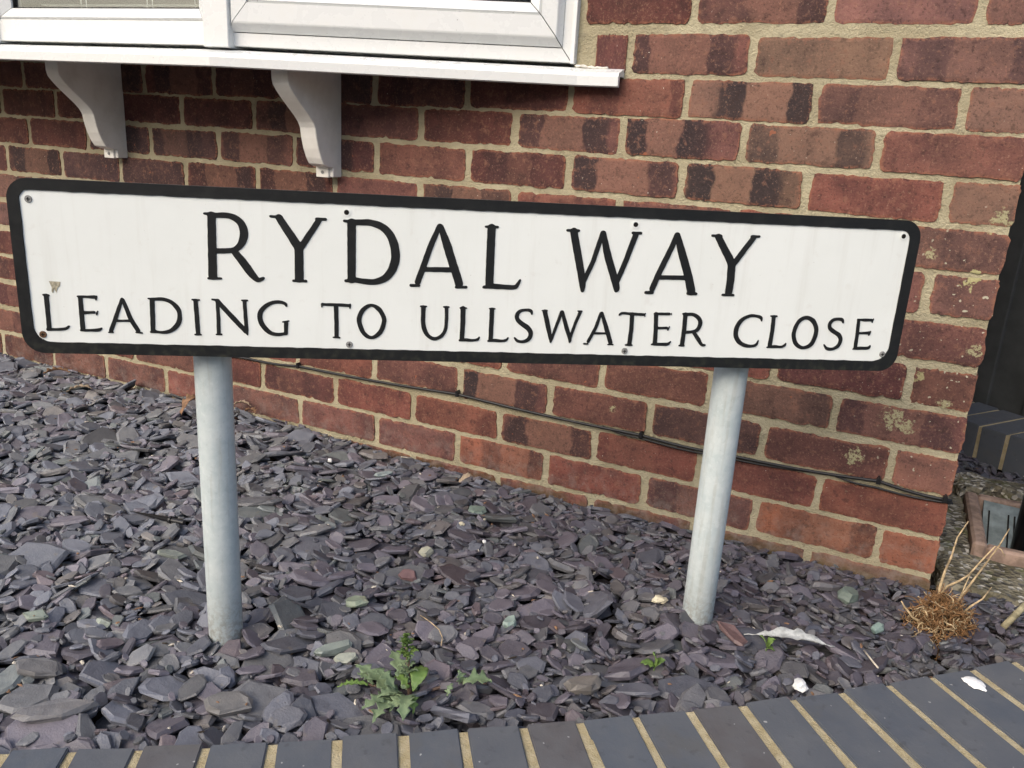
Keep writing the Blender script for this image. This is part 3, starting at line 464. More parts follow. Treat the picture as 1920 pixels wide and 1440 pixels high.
def facet(P1, P0, sash):
    t = (P0-P1).normalized(); X = t; Y = Vector((-t.y, t.x, 0)); Y = Y if Y.y > 0 else -Y
    T = Matrix(((X.x, Y.x, 0, P1.x), (X.y, Y.y, 0, P1.y), (0, 0, 1, WB), (0, 0, 0, 1))); W = (P0-P1).length
    u = lambda i, y: (i, i, i, i, y)
    if sash:
        ring(T, W, [u(0, .06), u(0, .001), u(.001, 0), (.020, .020, .025, .025, 0), (.020, .020, .025, .025, .06)]).build('frame', M_UPVC, window)
        s0 = .0265; a = .0205
        ring(T, W, [(a, a, s0, s0, .05), (a, a, s0, s0, -.002), (a+.011, a+.011, s0+.015, s0+.015, -.014), (a+.013, a+.013, s0+.018, s0+.018, -.015), (a+.042, a+.042, s0+.053, s0+.053, -.015), (a+.042, a+.042, s0+.053, s0+.053, .045)]).build('sash', M_UPVC, window)
        b = a+.0428; c = s0+.0538; w = .022
    else:
        ring(T, W, [u(0, .06), u(0, .001), (.001, .001, .001, .001, 0), (.036, .036, .045, .045, 0), (.036, .036, .045, .045, .06)]).build('frame', M_UPVC, window)
        b = .0368; c = .0458; w = .023
    dy = -.012 if sash else 0
    ring(T, W, [(b, b, c, c, .03+dy), (b, b, c, c, .001+dy), (b+.004, b+.004, c+.004, c+.004, -.002+dy), (b+w, b+w, c+w, c+w, .012+dy), (b+w, b+w, c+w, c+w, .03+dy)]).build('glazing_bead', M_UPVC, window)
    ring(T, W, [(b+w-.001, b+w-.001, c+w-.001, c+w-.001, .03+dy), (b+w-.001, b+w-.001, c+w-.001, c+w-.001, .0165+dy), (b+w+.003, b+w+.003, c+w+.003, c+w+.003, .0165+dy), (b+w+.003, b+w+.003, c+w+.003, c+w+.003, .03+dy)]).build('gasket', M_RUBBER, window)
    H = WT-WB; g = MB(); g.box(b+w-.004, W-b-w+.004, .020+dy, .024+dy, c+w-.004, H-c-w+.004, T); g.build('glass', M_GLASS, window)
    return T, W
TC = []
for i in range(4): TC.append(facet(A[i+1], A[i], i in (0, 3)))
for i in (1, 2, 3):                                        # posts that cover the angles of the bow
    d = (A[i-1]-A[i+1]).normalized(); T = Matrix(((d.x, -d.y, 0, A[i].x), (d.y, d.x, 0, A[i].y), (0, 0, 1, 0), (0, 0, 0, 1)))
    MB().box(-.028, .028, -.016, .05, WB-.0045, WT, T).build('mullion', M_UPVC, window, bevel=.0015)
MB().box(OPR-.0075, OPR+.0005, -.012, .06, WB-.002, WT).build('end_trim', M_UPVC, window, bevel=.001)
# sill lofted along the bow
path = [Vector((-.574, .006, 0)), Vector((-.66, .004, 0)), A[1]+Vector((.0, 0, 0)), A[2], A[3], Vector((-3.32, .004, 0)), Vector((-3.41, .006, 0))]
sec = [(-.075, .873), (.029, .873), (.031, .8535), (.036, .8535), (.0395, .8555), (.040, .872), (.0375, .8775), (.031, .8805), (.004, .8885), (-.03, .8895)]
nrm = []
for i in range(len(path)):
    ns = []
    for a, b in ((i-1, i), (i, i+1)):
        if a < 0 or b >= len(path): continue
        t = (path[b]-path[a]).normalized(); ns.append(Vector((-t.y, t.x, 0)) if t.x < 0 and t.x*1 < 0 and Vector((-t.y, t.x, 0)).y < 0 else Vector((t.y, -t.x, 0)))
    nn = sum(ns, Vector()); nn.normalize(); nrm.append(nn/ max(.5, nn.dot(ns[0])))
sv = []; sf = []; q = len(sec)
for p, n in zip(path, nrm):
    for o_, z_ in sec: sv.append((p.x+n.x*o_, p.y+n.y*o_, z_))
for i in range(len(path)-1):
    for k in range(q): sf.append((i*q+k, i*q+(k+1) % q, (i+1)*q+(k+1) % q, (i+1)*q+k))
sf += [tuple(range(q)), tuple(range((len(path)-1)*q, len(path)*q))[::-1]]
sill = MB().add(sv, sf).build('window_sill', M_UPVC, house)
soff = MB().prism([(p.x, p.y) for p in path[1:-1]]+[(-3.30, .06), (-.68, .06)], .8745, .886); soff.build('soffit', M_AGED, sill)
# sealant smeared where the sill dies into the brickwork
pts = [(-.672, -.003, .8925), (-.65, -.004, .891), (-.62, -.003, .8895), (-.600, -.003, .888)]
pp = []
for i in range(len(pts)-1):
    for k in range(5):
        s = k/5; pp.append(tuple(np.array(pts[i])*(1-s)+np.array(pts[i+1])*s+rng.normal(0, .0008, 3)))
MB().tube(pp, [abs(rng.normal(.0014, .0006))+.0008 for _ in pp], 7).build('sealant', plain('grey white sealant', (.62, .60, .54), .7, .3, .2, 90, .6, .002), sill, smooth=True)
# closing boards above
MB().prism([(p.x, p.y) for p in A]+[(-3.30, .08), (-.68, .08)], WT, WT+.04).build('window_head', M_UPVC, house)
# brackets: flat board cut to an ogee, with a screw block at its foot
OG = [(-.1775, .8735), (-.1770, .842), (-.1738, .8299), (-.1645, .8192), (-.1520, .8072), (-.1315, .7902), (-.1100, .7727), (-.0972, .7599), (-.0907, .7493), (-.0866, .7276), (-.0802, .7057), (-.0711, .6864), (-.0620, .6737), (-.0460, .6680), (-.0290, .6660), (-.0290, .6460), (.002, .6460), (.002, .8735)]
for bx in (-1.2165, -1.8835, -2.5505):
    b = MB().prism(OG, bx-.042, bx, 'x').build('bracket', M_AGED, house, bevel=.0015)
    MB().box(bx-.044, bx-.010, -.0335, -.0242, .6448, .668).build('screw_block', M_AGED, b, bevel=.001)
    MB().tube([(bx-.026, -.0350, .6560), (bx-.026, -.033, .6560)], .0038, 10).build('screw', M_STEEL, b)
# room and blind behind the glass
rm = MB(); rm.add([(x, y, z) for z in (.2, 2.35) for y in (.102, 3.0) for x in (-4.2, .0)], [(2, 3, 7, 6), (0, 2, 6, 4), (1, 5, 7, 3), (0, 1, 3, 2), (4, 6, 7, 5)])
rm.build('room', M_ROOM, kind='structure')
T, W = TC[1]
bl = empty('venetian_blind', T @ Vector((W/2, .09, 0)), label='white slatted blind hanging behind the fixed window pane', cat='blind')
inv = bl.matrix_basis.inverted() if False else Matrix.Translation(-Vector(bl.location))
for k in range(38):
    zz = .085+.026*k
    if zz > 1.06: break
    tt = inv @ T; MB().box(.075, W-.075, .078, .102, zz, zz+.0009, tt @ Matrix.Rotation(0, 4, 'X')).build('slat', M_BLIND, bl)
for xx in (.20, .215, .39, .405, .52): MB().tube([inv @ T @ Vector((xx, .077, .05)), inv @ T @ Vector((xx, .077, 1.06))], .0012, 5).build('cord', M_BLIND, bl)
MB().box(.07, W-.07, .076, .104, .055, .067, inv @ T).build('bottom_rail', M_BLIND, bl)

# ------------------------------------------------------------------ cables clipped along the wall
def cable(pts, r, label):
    pp = []
    for i in range(len(pts)-1):
        for k in range(6):
            s = k/6; p = np.array(pts[i])*(1-s)+np.array(pts[i+1])*s; sag = -.0035*math.sin(math.pi*s); pp.append((p[0], p[1], p[2]+sag))
    pp.append(pts[-1])
    return MB().tube(pp, r, 8).build('cable', M_CABLE, None, smooth=True, label=label, cat='cable')
ck = [(-1.90, -.005, .170), (-1.50, -.005, .176), (-1.343, -.005, .183), (-.896, -.005, .193), (-.466, -.005, .184), (-.273, -.005, .1795), (-.014, -.005, .1885), (.109, -.004, .1785)]
c1 = cable(ck, .0032, 'black cable clipped along a mortar joint of the brick wall')
ck2 = [(-.55, -.0045, .1865), (-.466, -.0045, .1775), (-.30, -.0045, .173), (-.095, -.0045, .1835), (-.019, -.005, .1755), (.112, -.004, .1745)]
c2 = cable(ck2, .0022, 'thinner black cable sagging below the main wall cable near the corner')
for x, y, z in (ck[2], ck[3], ck[4], (-.014, -.005, .1885), (.098, -.004, .1795)):
    MB().box(x-.004, x+.004, -.0105, .004, z-.005, z+.006).build('clip', M_BLKPL, c1, bevel=.001)
    MB().tube([(x, -.012, z+.007), (x, .004, z+.007)], .0022, 8).build('nail', M_BLKPL, c1)
# ------------------------------------------------------------------ street name sign
SY = RAD(32.3)
gz = SIGN_P1[2]
n_in = np.array([-math.sin(SY), math.cos(SY)]); u_in = np.array([math.cos(SY), math.sin(SY)])
sign = empty('street_name_sign', (SIGN_P1[0], SIGN_P1[1], 0), SY, label='white street name plate lettered RYDAL WAY on two grey posts', cat='street sign')
YF = -.022                                              # front of the plate in the sign's own frame (y runs away from the viewer)
U0, U1, V0, V1 = -.2128, .9448, .4676, .6788
def rrect(u0, u1, v0, v1, r, n=8, wob=0.0, seed=0, step=.02):
    rs = r if hasattr(r, '__len__') else [r]*4
    g = np.random.default_rng(seed); pts = []
    for (cx, cy, a0), rr in zip(((u1-rs[0], v0+rs[0], -90), (u1-rs[1], v1-rs[1], 0), (u0+rs[2], v1-rs[2], 90), (u0+rs[3], v0+rs[3], 180)), rs):
        for k in range(n+1):
            a = RAD(a0+90*k/n); pts.append((cx+rr*math.cos(a), cy+rr*math.sin(a)))
    out = []
    for i in range(len(pts)):
        a, b = np.array(pts[i]), np.array(pts[(i+1) % len(pts)]); m = max(1, int(np.linalg.norm(b-a)/step))
        for k in range(m): out.append(a+(b-a)*k/m)
    out = np.array(out)
    if wob:
        ph = np.linspace(0, 1, len(out), endpoint=False); w = np.zeros((len(out), 2))
        for f_ in (23, 41, 67, 97, 151): w += (g.normal(0, 1, 2)*wob/2.2)*np.sin(2*np.pi*f_*ph[:, None]+g.uniform(0, 6, 2))
        out = out+w
    return out
MB().prism(rrect(U0+.001, U1-.001, V0+.001, V1-.001, .024), YF, YF+.003, 'y').build('plate', M_SW, sign)
MB().prism(rrect(U0+.006, U1-.006, V0+.006, V1-.006, .02), YF+.0032, YF+.0185, 'y').build('backing_board', M_SB, sign)
outer = rrect(U0, U1, V0, V1, .025, 10, step=.006); 
inner = rrect(U0+.0135, U1-.0145, V0+.0140, V1-.0135, (.022, .013, .011, .020), 10, .00022, 5, step=.006)
def band(outer, inner, y0, y1):
    """flat ring between two outlines, raised, with a sloped inner lip"""
    cu = np.array([(U0+U1)/2, (V0+V1)/2]); bmm = bmesh.new()
    def loop(P, y): return [bmm.verts.new((p[0], y, p[1])) for p in P]
    a, b = loop(outer, y0), loop(inner, y0)
    ea = [bmm.edges.new((a[i], a[(i+1) % len(a)])) for i in range(len(a))]; eb = [bmm.edges.new((b[i], b[(i+1) % len(b)])) for i in range(len(b))]
    bmesh.ops.triangle_fill(bmm, edges=ea+eb, use_beauty=True)
    a2 = loop(outer, y1); d = inner-np.roll(inner, 1, 0); b2 = loop(cu+(inner-cu)*(1-.0008/np.abs(inner-cu).max(0)), y1)
    for P, Q in ((a, a2), (b, b2)):
        for i in range(len(P)): j = (i+1) % len(P); bmm.faces.new((P[i], P[j], Q[j], Q[i]))
    bmesh.ops.recalc_face_normals(bmm, faces=bmm.faces); m = bpy.data.meshes.new('border'); bmm.to_mesh(m); bmm.free(); return m
obj('border', band(outer, inner, YF-.0016, YF+.0034), M_SB, sign)
# ---- letters: strokes -> one smooth raised outline each
def letter_mesh(strokes, seed):
    st = []
    for s in strokes:                                  # round off the traced strokes
        s = np.array(s, float)
        if len(s) >= 4:
            closed = np.allclose(s[0, :2], s[-1, :2]); e0, e1 = (s[-2], s[1]) if closed else (2*s[0]-s[1], 2*s[-1]-s[-2]); q = np.vstack([e0, s, e1]); o_ = []
            for i in range(1, len(q)-2):
                for t in np.arange(0, 1, .2): o_.append(.5*((2*q[i])+(q[i+1]-q[i-1])*t+(2*q[i-1]-5*q[i]+4*q[i+1]-q[i+2])*t*t+(3*q[i]-q[i-1]-3*q[i+1]+q[i+2])*t**3))
            s = np.vstack(o_+[s[-1]]); s[:, 2] = np.maximum(s[:, 2], .4)
        st.append(s)
    allp = np.vstack(st); g = np.random.default_rng(seed)
    lo = allp[:, :2].min(0)-allp[:, 2].max()/2-4; hi = allp[:, :2].max(0)+allp[:, 2].max()/2+4
    h = .55; nx, ny = int((hi[0]-lo[0])/h)+2, int((hi[1]-lo[1])/h)+2
    X, Y = np.meshgrid(lo[0]+h*np.arange(nx), lo[1]+h*np.arange(ny), indexing='ij')
    D = None; ksm = max(.7, .35*allp[:, 2].max()/2)
    for s in st:
        ds = None
        for a, b in zip(s[:-1], s[1:]):
            ba = b[:2]-a[:2]; L2 = max(1e-9, ba@ba); t = np.clip(((X-a[0])*ba[0]+(Y-a[1])*ba[1])/L2, 0, 1)
            d = np.hypot(X-a[0]-t*ba[0], Y-a[1]-t*ba[1])-(a[2]+t*(b[2]-a[2]))/2; ds = d if ds is None else np.minimum(ds, d)
        if D is None: D = ds
        else: hh = np.clip(.5+.5*(ds-D)/ksm, 0, 1); D = ds*(1-hh)+D*hh-ksm*hh*(1-hh)*.55
    ph = g.uniform(0, 6, 6)
    D = D+.22+.09*np.sin(X/2.3+ph[0]+.8*np.sin(Y/3.1+ph[1]))+.07*np.sin(Y/1.9+ph[2]+.9*np.sin(X/2.7+ph[3]))
    I = D < 0; seg = {}
    def ep(i, j, k, l):
        a, b = D[i, j], D[k, l]; t = a/(a-b); return (round(lo[0]+h*(i+t*(k-i)), 4), round(lo[1]+h*(j+t*(l-j)), 4))
    cells = np.argwhere(I[:-1, :-1].astype(int)+I[1:, :-1]+I[1:, 1:]+I[:-1, 1:] > 0)
    for i, j in cells:
        c = [(i, j), (i+1, j), (i+1, j+1), (i, j+1)]; s = [I[p] for p in map(tuple, c)]
        if all(s): continue
        ent = []; ext = []
        for k in range(4):
            if s[k] and not s[(k+1) % 4]: ext.append(ep(*c[k], *c[(k+1) % 4]))
            if not s[k] and s[(k+1) % 4]: ent.append(ep(*c[(k+1) % 4], *c[k]))
        for a, b in zip(ext, ent): seg[a] = b
    loops = []
    while seg:
        a0, b = seg.popitem(); L = [a0]
        while b != a0 and b in seg: L.append(b); b = seg.pop(b)
        if len(L) > 12: loops.append(np.array(L))
    bmm = bmesh.new(); edges = []; rings = []
    for L in loops:
        L = L[::2] if len(L) > 30 else L
        L = (np.roll(L, 1, 0)+2*L+np.roll(L, -1, 0))/4
        t = np.roll(L, -1, 0)-np.roll(L, 1, 0); n = np.c_[t[:, 1], -t[:, 0]]; n /= np.linalg.norm(n, axis=1, keepdims=True)+1e-9
        fr = [bmm.verts.new((p[0]/1000, YF-.0011, p[1]/1000)) for p in L]
        sgn = 1 if D[np.clip(((L[0]+n[0]*1.2-lo)/h).astype(int), 0, [nx-1, ny-1])[0], np.clip(((L[0]+n[0]*1.2-lo)/h).astype(int), 0, [nx-1, ny-1])[1]] > 0 else -1
        bk = [bmm.verts.new(((p[0]+sgn*.5*q[0])/1000, YF-.0002, (p[1]+sgn*.5*q[1])/1000)) for p, q in zip(L, n)]
        edges += [bmm.edges.new((fr[i], fr[(i+1) % len(fr)])) for i in range(len(fr))]; rings.append((fr, bk))
    bmesh.ops.triangle_fill(bmm, edges=edges, use_beauty=True)
    for fr, bk in rings:
        for i in range(len(fr)): j = (i+1) % len(fr); bmm.faces.new((fr[i], fr[j], bk[j], bk[i]))
    bmesh.ops.recalc_face_normals(bmm, faces=bmm.faces)
    m = bpy.data.meshes.new('letter'); bmm.to_mesh(m); bmm.free(); return m
for i, (ch, st) in enumerate(LETTERS): obj('letter', letter_mesh(st, 40+i), M_SB, sign)
# ---- screws and empty screw holes
SCR = [(-.1893, .6545, 0), (.1782, .6557, 1), (.5460, .6568, 1), (.9203, .6574, 1), (-.1892, .4910, 2), (.1815, .4874, 0), (.5478, .4877, 0), (.9222, .4920, 0)]
for u, v, k in SCR:
    if k == 1:
        MB().tube([(u, YF-.0007, v), (u, YF+.001, v)], .0052, 14).build('screw_hole', M_SW, sign)
        MB().tube([(u, YF-.0010, v), (u, YF+.001, v)], .0032, 12).build('screw_hole', M_DARK, sign)
    else:
        s = MB().tube([(u, YF-.0012, v), (u, YF+.001, v)], [.0040, .0048], 14).build('screw', M_STEEL if k == 0 else M_RUST, sign)
        MB().box(u-.0022, u+.0022, YF-.0015, YF-.001, v-.0005, v+.0005).box(u-.0005, u+.0005, YF-.0016, YF-.001, v-.0022, v+.0022).build('slot', M_DARK, s)
pc = [(-.0065, .0065), (.0065, .0060), (.0055, .001), (.0025, -.0015), (.001, -.0075), (-.0012, -.003), (-.003, -.008), (-.0045, -.0065), (-.004, -.001)]
MB().prism([(-.1695+a, .5512+b) for a, b in pc], YF-.0005, YF+.001, 'y').build('paint_chip', plain('bare patch of corroded metal', (.33, .30, .22), .8, .3, .4, 300, .6), sign, label='bare corroded chip in the white paint')
# ---- two tubular posts
P2U = .7225
for uu, zz in ((0.0, gz), (P2U, .05)):
    pz = [-.35, .2, V0+.05, V0+.17]; pt = MB().tube([(uu, .0245, z) for z in pz], .0241, 40).build('post', M_GALV, sign, smooth=True)
    MB().tube([(uu, .0245, V1-.042), (uu, .0245, V1-.040)], .0238, 40).build('cap', M_GALV, pt)

# ------------------------------------------------------------------ blue brick planter wall
gw = empty('planter_wall', (0, 0, 0), label='low curved garden wall capped with blue bricks and yellow mortar', cat='garden wall')
def coping_mesh(name, seed, w=.0635, l=.215, hgt=.1025):
    r = np.random.default_rng(seed); bm = bmesh.new(); bmesh.ops.create_cube(bm, size=1.0)
    for v in bm.verts: v.co = Vector((v.co.x*w+r.normal(0, .0006), -l/2+v.co.y*l+r.normal(0, .001), -hgt/2+v.co.z*hgt+r.normal(0, .0006)))
    bmesh.ops.bevel(bm, geom=list(bm.edges), offset=.0016, segments=2, affect='EDGES'); m = bpy.data.meshes.new(name); bm.to_mesh(m); bm.free(); m.materials.append(M_BLUE); return m
COP = [coping_mesh('coping', 300+i) for i in range(6)]
inn, out = [], []
for i in range(len(KERB)):
    d = KERB[min(i+1, len(KERB)-1)]-KERB[max(i-1, 0)]; d /= np.linalg.norm(d); nn = np.array([d[1], -d[0]]); inn.append(KERB[i]+nn*.004); out.append(KERB[i]+nn*.211)
mm = MB()
for i in range(len(KERB)-1):
    a, b, c_, d_ = inn[i], inn[i+1], out[i+1], out[i]
    v = [(p[0], p[1], z) for z in (KZ-.10, KZ-.0028) for p in (a, b, c_, d_)]
    mm.add(v, [(0, 3, 2, 1), (4, 5, 6, 7), (0, 1, 5, 4), (1, 2, 6, 5), (2, 3, 7, 6), (3, 0, 4, 7)])
gmort = mm.build('mortar', M_YMORT, gw)
low = MB()
for i in range(len(KERB)-1):
    a, b = KERB[i], KERB[i+1]; d = (b-a); L = np.linalg.norm(d); d = d/L; nn = np.array([d[1], -d[0]]); mid = (a+b)/2
    o = bpy.data.objects.new('coping_brick', COP[i % 6]); COL.objects.link(o); o.parent = gw
    w = L-.0112+random.uniform(-.0012, .0012)
    o.location = (mid[0], mid[1], KZ+random.uniform(-.0015, .0015)); o.rotation_euler = (random.uniform(-.008, .008), random.uniform(-.01, .01), math.atan2(d[1], d[0])+random.uniform(-.008, .008)); o.scale = (w/.0635, 1, 1)
    for c in range(5):                                # stretcher courses of the outer and inner faces below
        z1 = KZ-.112-.075*c
        if i % 3 == c % 2:
            for off, th in ((.012, .09), (.113, .09)):
                T = Matrix(((d[0], nn[0], 0, a[0]+nn[0]*off), (d[1], nn[1], 0, a[1]+nn[1]*off), (0, 0, 1, 0), (0, 0, 0, 1)))
                low.box(.005, .215, 0, th, z1-.065, z1, T)
cm = MB()
for i in range(len(KERB)-1):
    a, b = inn[i], inn[i+1]; c_, d_ = out[i+1], out[i]; k1 = lambda p, q, s: (p[0]+(q[0]-p[0])*s, p[1]+(q[1]-p[1])*s)
    v = [(*p, z) for z in (-.398, KZ-.104) for p in (k1(a, d_, .06), k1(b, c_, .06), k1(b, c_, .94), k1(a, d_, .94))]
    cm.add(v, [(0, 3, 2, 1), (4, 5, 6, 7), (0, 1, 5, 4), (1, 2, 6, 5), (2, 3, 7, 6), (3, 0, 4, 7)])
cm.build('core', M_YMORT, gw); low.build('brickwork', M_BLUE, gw, kind='stuff')
# bird dropping on one coping brick
dp = on_z(1828, 1281, KZ+.001); bm = bmesh.new(); n = 26; vs_ = []
for k in range(n):
    a = 2*math.pi*k/n; r = .0145*(1+.06*math.sin(5*a)+.12*random.uniform(-1, 1)); vs_.append((dp[0]+r*math.cos(a)*1.0-r*.25*math.sin(a), dp[1]+r*math.sin(a), KZ+.0008))
v = vs_+[(dp[0]+(x-dp[0])*.8, dp[1]+(y-dp[1])*.8, KZ+.0034) for x, y, z in vs_]+[(dp[0], dp[1], KZ+.004)]
MB().add(v, [(i, (i+1) % n, n+(i+1) % n, n+i) for i in range(n)]+[(n+i, n+(i+1) % n, 2*n) for i in range(n)]).build('bird_dropping', M_DROP, None, smooth=True, label='white bird dropping dried on a blue coping brick', cat='dropping')
bm.free()
# far side of the planter
fw = empty('planter_wall', (0, 0, 0), label='low blue brick wall behind the house corner, by the dark fence', cat='garden wall')
d = (FK1-FK0); LT = np.linalg.norm(d); d = d/LT; nn = np.array([-d[1], d[0]]); nn = nn if nn[1] > 0 else -nn
FZ = .080
T0 = Matrix(((d[0], nn[0], 0, FK0[0]), (d[1], nn[1], 0, FK0[1]), (0, 0, 1, 0), (0, 0, 0, 1)))
MB().box(0, LT, .004, .211, FZ-.1, FZ-.0045, T0).build('mortar', M_YMORT, fw)
MB().box(0, LT, .012, .20, -.39, FZ-.103, T0).build('core', M_DARK, fw)
k = 0
while k*.0752 < LT-.05:
    o = bpy.data.objects.new('coping_brick', COP[k % 6]); COL.objects.link(o); o.parent = fw
    p = FK0+d*(k*.0752+.0376); o.location = (p[0], p[1], FZ+random.uniform(-.001, .001)); o.rotation_euler = (0, 0, math.atan2(d[1], d[0])+random.uniform(-.006, .006)); k += 1
# dark close-board fence beyond
fen = empty('fence', (0, 0, 0), label='charcoal close board fence beyond the house corner', cat='fence')
for k in range(18):
    t0 = -.35+k*.112; TT = Matrix.Translation((0, 0, 0)) @ T0
    MB().box(t0, t0+.118, .30+.012*(k % 2), .316+.012*(k % 2), -.39, 1.45+random.uniform(-.004, .004), TT).build('board', M_FENCE, fen, bevel=.002)
for zz in (.15, .75, 1.3): MB().box(-.35, 1.65, .345, .385, zz, zz+.07, T0).build('rail', M_FENCE, fen)
for xx in (-.1, 1.5): MB().box(xx, xx+.09, .39, .48, -.39, 1.5, T0).build('post', M_FENCE, fen)

# ------------------------------------------------------------------ drain gully and downpipe round the corner
gy = empty('drain_gully', (0, 0, 0), label='terracotta drain gully set in mossy concrete round the house corner', cat='drain')
def lumpy(poly, z0, z1, amp, seed, name, m, parent, inset=.012):
    r = np.random.default_rng(seed); c = np.mean(poly, 0); pts = []
    for i in range(len(poly)):
        a, b = np.array(poly[i]), np.array(poly[(i+1) % len(poly)]); k = max(2, int(np.linalg.norm(b-a)/.02))
        for s in range(k): pts.append(a+(b-a)*s/k+r.normal(0, amp, 2))
    pts = np.array(pts); n = len(pts); ins = c+(pts-c)*(1-inset/np.abs(pts-c).max())
    v = [(*p, z0) for p in pts]+[(*p, z1-.008+r.normal(0, amp*.6)) for p in pts]+[(*p, z1+r.normal(0, amp*.5)) for p in ins]
    f = [(i, (i+1) % n, n+(i+1) % n, n+i) for i in range(n)]+[(n+i, n+(i+1) % n, 2*n+(i+1) % n, 2*n+i) for i in range(n)]+[tuple(range(2*n, 3*n))]
    return MB().add(v, f).build(name, m, parent)
g0x, g1x, g0y, g1y = .180, .47, .17, .46
lumpy([(.122, .015), (.52, -.01), (.54, .16), (.122, .165)], -.1, .012, .004, 1, 'concrete_surround', M_CONC, gy)
lumpy([(.114, .15), (.178, .155), (.178, .50), (.114, .52)], -.1, .022, .003, 2, 'concrete_surround', M_CONC, gy)
lumpy([(.16, .47), (.54, .47), (.54, .55), (.16, .55)], -.1, .050, .005, 3, 'concrete_surround', M_CONC, gy)
fr = MB()
fr.box(g0x, g0x+.026, g0y, g1y, -.12, .040); fr.box(g1x-.026, g1x, g0y, g1y, -.12, .040); fr.box(g0x+.026, g1x-.026, g0y, g0y+.024, -.12, .034); fr.box(g0x+.026, g1x-.026, g1y-.024, g1y, -.12, .040)
fr.build('terracotta_frame', M_TERRA, gy, bevel=.005)
MB().box(g0x+.027, g1x-.027, g0y+.025, g1y-.025, -.10, -.085).build('bottom', M_DARK, gy)
MB().box(g0x+.027, g1x-.027, g0y+.026, g0y+.10, -.085, -.02).build('ledge', M_TERRA, gy, bevel=.004)
pl = MB().box(-.11, .11, -.003, .003, -.065, .065, Matrix.Translation((.325, .37, -.005)) @ Matrix.Rotation(RAD(-55), 4, 'X') @ Matrix.Rotation(RAD(4), 4, 'Z')).build('drain_plate', M_GREYPL, gy)
for xx in (-.100, -.062, -.050): MB().box(xx, xx+.003, -.0045, -.0032, -.045, .04, Matrix.Translation((.325, .37, -.005)) @ Matrix.Rotation(RAD(-55), 4, 'X') @ Matrix.Rotation(RAD(4), 4, 'Z')).build('slot', M_DARK, pl)
dpipe = empty('downpipe', (.292, .255, -.03), label='black plastic downpipe emptying into the terracotta gully', cat='downpipe')
MB().tube([(0, 0, 0), (0, 0, 2.6)], .034, 28).build('pipe', M_PIPE, dpipe, smooth=True)
MB().tube([(0, 0, 1.2), (0, 0, 1.28)], .039, 28).build('collar', M_PIPE, dpipe, smooth=True)
MB().box(-.185, 0, -.012, .012, 1.22, 1.26).build('pipe_clip', M_PIPE, dpipe)

# ------------------------------------------------------------------ house across the street (seen in the window's reflection)
def opp_brick():
    k = Mat('orange red brickwork', .9, .2); tc = k.coords(); mp = k.n('Mapping'); mp.inputs['Rotation'].default_value = (RAD(90), 0, 0); k.put(mp.inputs['Vector'], tc)
    t = k.n('TexBrick'); k.put(t.inputs['Vector'], mp.outputs[0]); t.inputs['Color1'].default_value = (.30, .095, .045, 1); t.inputs['Color2'].default_value = (.22, .07, .04, 1); t.inputs['Mortar'].default_value = (.4, .32, .22, 1)
    t.inputs['Scale'].default_value = 1.0; t.inputs['Brick Width'].default_value = .225; t.inputs['Row Height'].default_value = .075; t.inputs['Mortar Size'].default_value = .006
    return k.fin(t.outputs['Color'])
oh = empty('brick_house', (0, -15, -.4), label='orange brick house across the street mirrored in the window glass', cat='house')
MB().box(-9, 11, -8, 0, 0, 5.3).build('wall', opp_brick(), oh)
MB().add([(-9.4, .4, 5.2), (11.4, .4, 5.2), (11.4, -8.4, 5.2), (-9.4, -8.4, 5.2), (-9.4, -4, 8.2), (11.4, -4, 8.2)], [(0, 1, 5, 4), (2, 3, 4, 5), (0, 4, 3), (1, 2, 5), (0, 3, 2, 1)]).build('roof', plain('brown roof tiles', (.12, .07, .05), .9, .2, .3, 3, .3), oh)
for x0, z0, w, h in ((-7, .9, 2.0, 1.3), (-3.4, .9, 1.2, 1.3), (.6, .9, 2.2, 1.3), (4.2, 0.05, .95, 2.05), (6.3, .9, 2.0, 1.3), (-6.6, 3.2, 1.4, 1.2), (-2.8, 3.2, 1.2, 1.2), (1.0, 2.3, .35, 2.1), (1.75, 2.3, 1.0, 2.1), (4.4, 3.2, .9, 1.2), (6.8, 3.2, 1.4, 1.2)):
    w_ = MB().box(x0, x0+.08, 0, .06, z0, z0+h).box(x0+w-.08, x0+w, 0, .06, z0, z0+h).box(x0+.08, x0+w-.08, 0, .06, z0, z0+.08).box(x0+.08, x0+w-.08, 0, .06, z0+h-.08, z0+h).box(x0+w/2-.04, x0+w/2+.04, 0, .055, z0+.08, z0+h-.08).build('window', M_UPVC, oh)
    MB().box(x0+.08, x0+w-.08, .002, .02, z0+.08, z0+h-.08).build('pane', plain('dark window pane', (.06, .07, .075), .1, .5, .1, 1, 0), w_)
# ------------------------------------------------------------------ slate chippings, dropped one by one on a height map
HOFF = .008; CELL = .004; GX0, GX1, GY0, GY1 = -3.2, .90, -1.30, 1.22
NX, NY = int((GX1-GX0)/CELL), int((GY1-GY0)/CELL)
gx = GX0+CELL*(np.arange(NX)+.5); gyv = GY0+CELL*(np.arange(NY)+.5); XX, YY = np.meshgrid(gx, gyv, indexing='ij')
P2 = np.array(SIGN_P1[:2])+u_in*P2U
def target(x, y):
    wl = 1/(1+np.exp((x+1.12)*9))                              # the bed lies a little higher at its far left
    z = .026+.004*wl+.020*np.exp(-((x-P2[0])**2+(y-P2[1])**2)/.02)
    dk = np.maximum(0, y-kerb_y(x)); z = z+.012*np.exp(-dk/.09)
    fwall = np.where(x < WX1, np.exp(-np.clip(-y, 0, 9)/.11), 0); z = z*(1-fwall)+(-.004+.034*wl)*fwall
    sd_ = np.clip((x-.02)/.2, 0, 1)*np.clip((y+.12)/.2, 0, 1); return z*(1-sd_)+(-.008)*sd_
TZ = target(XX, YY)-HOFF
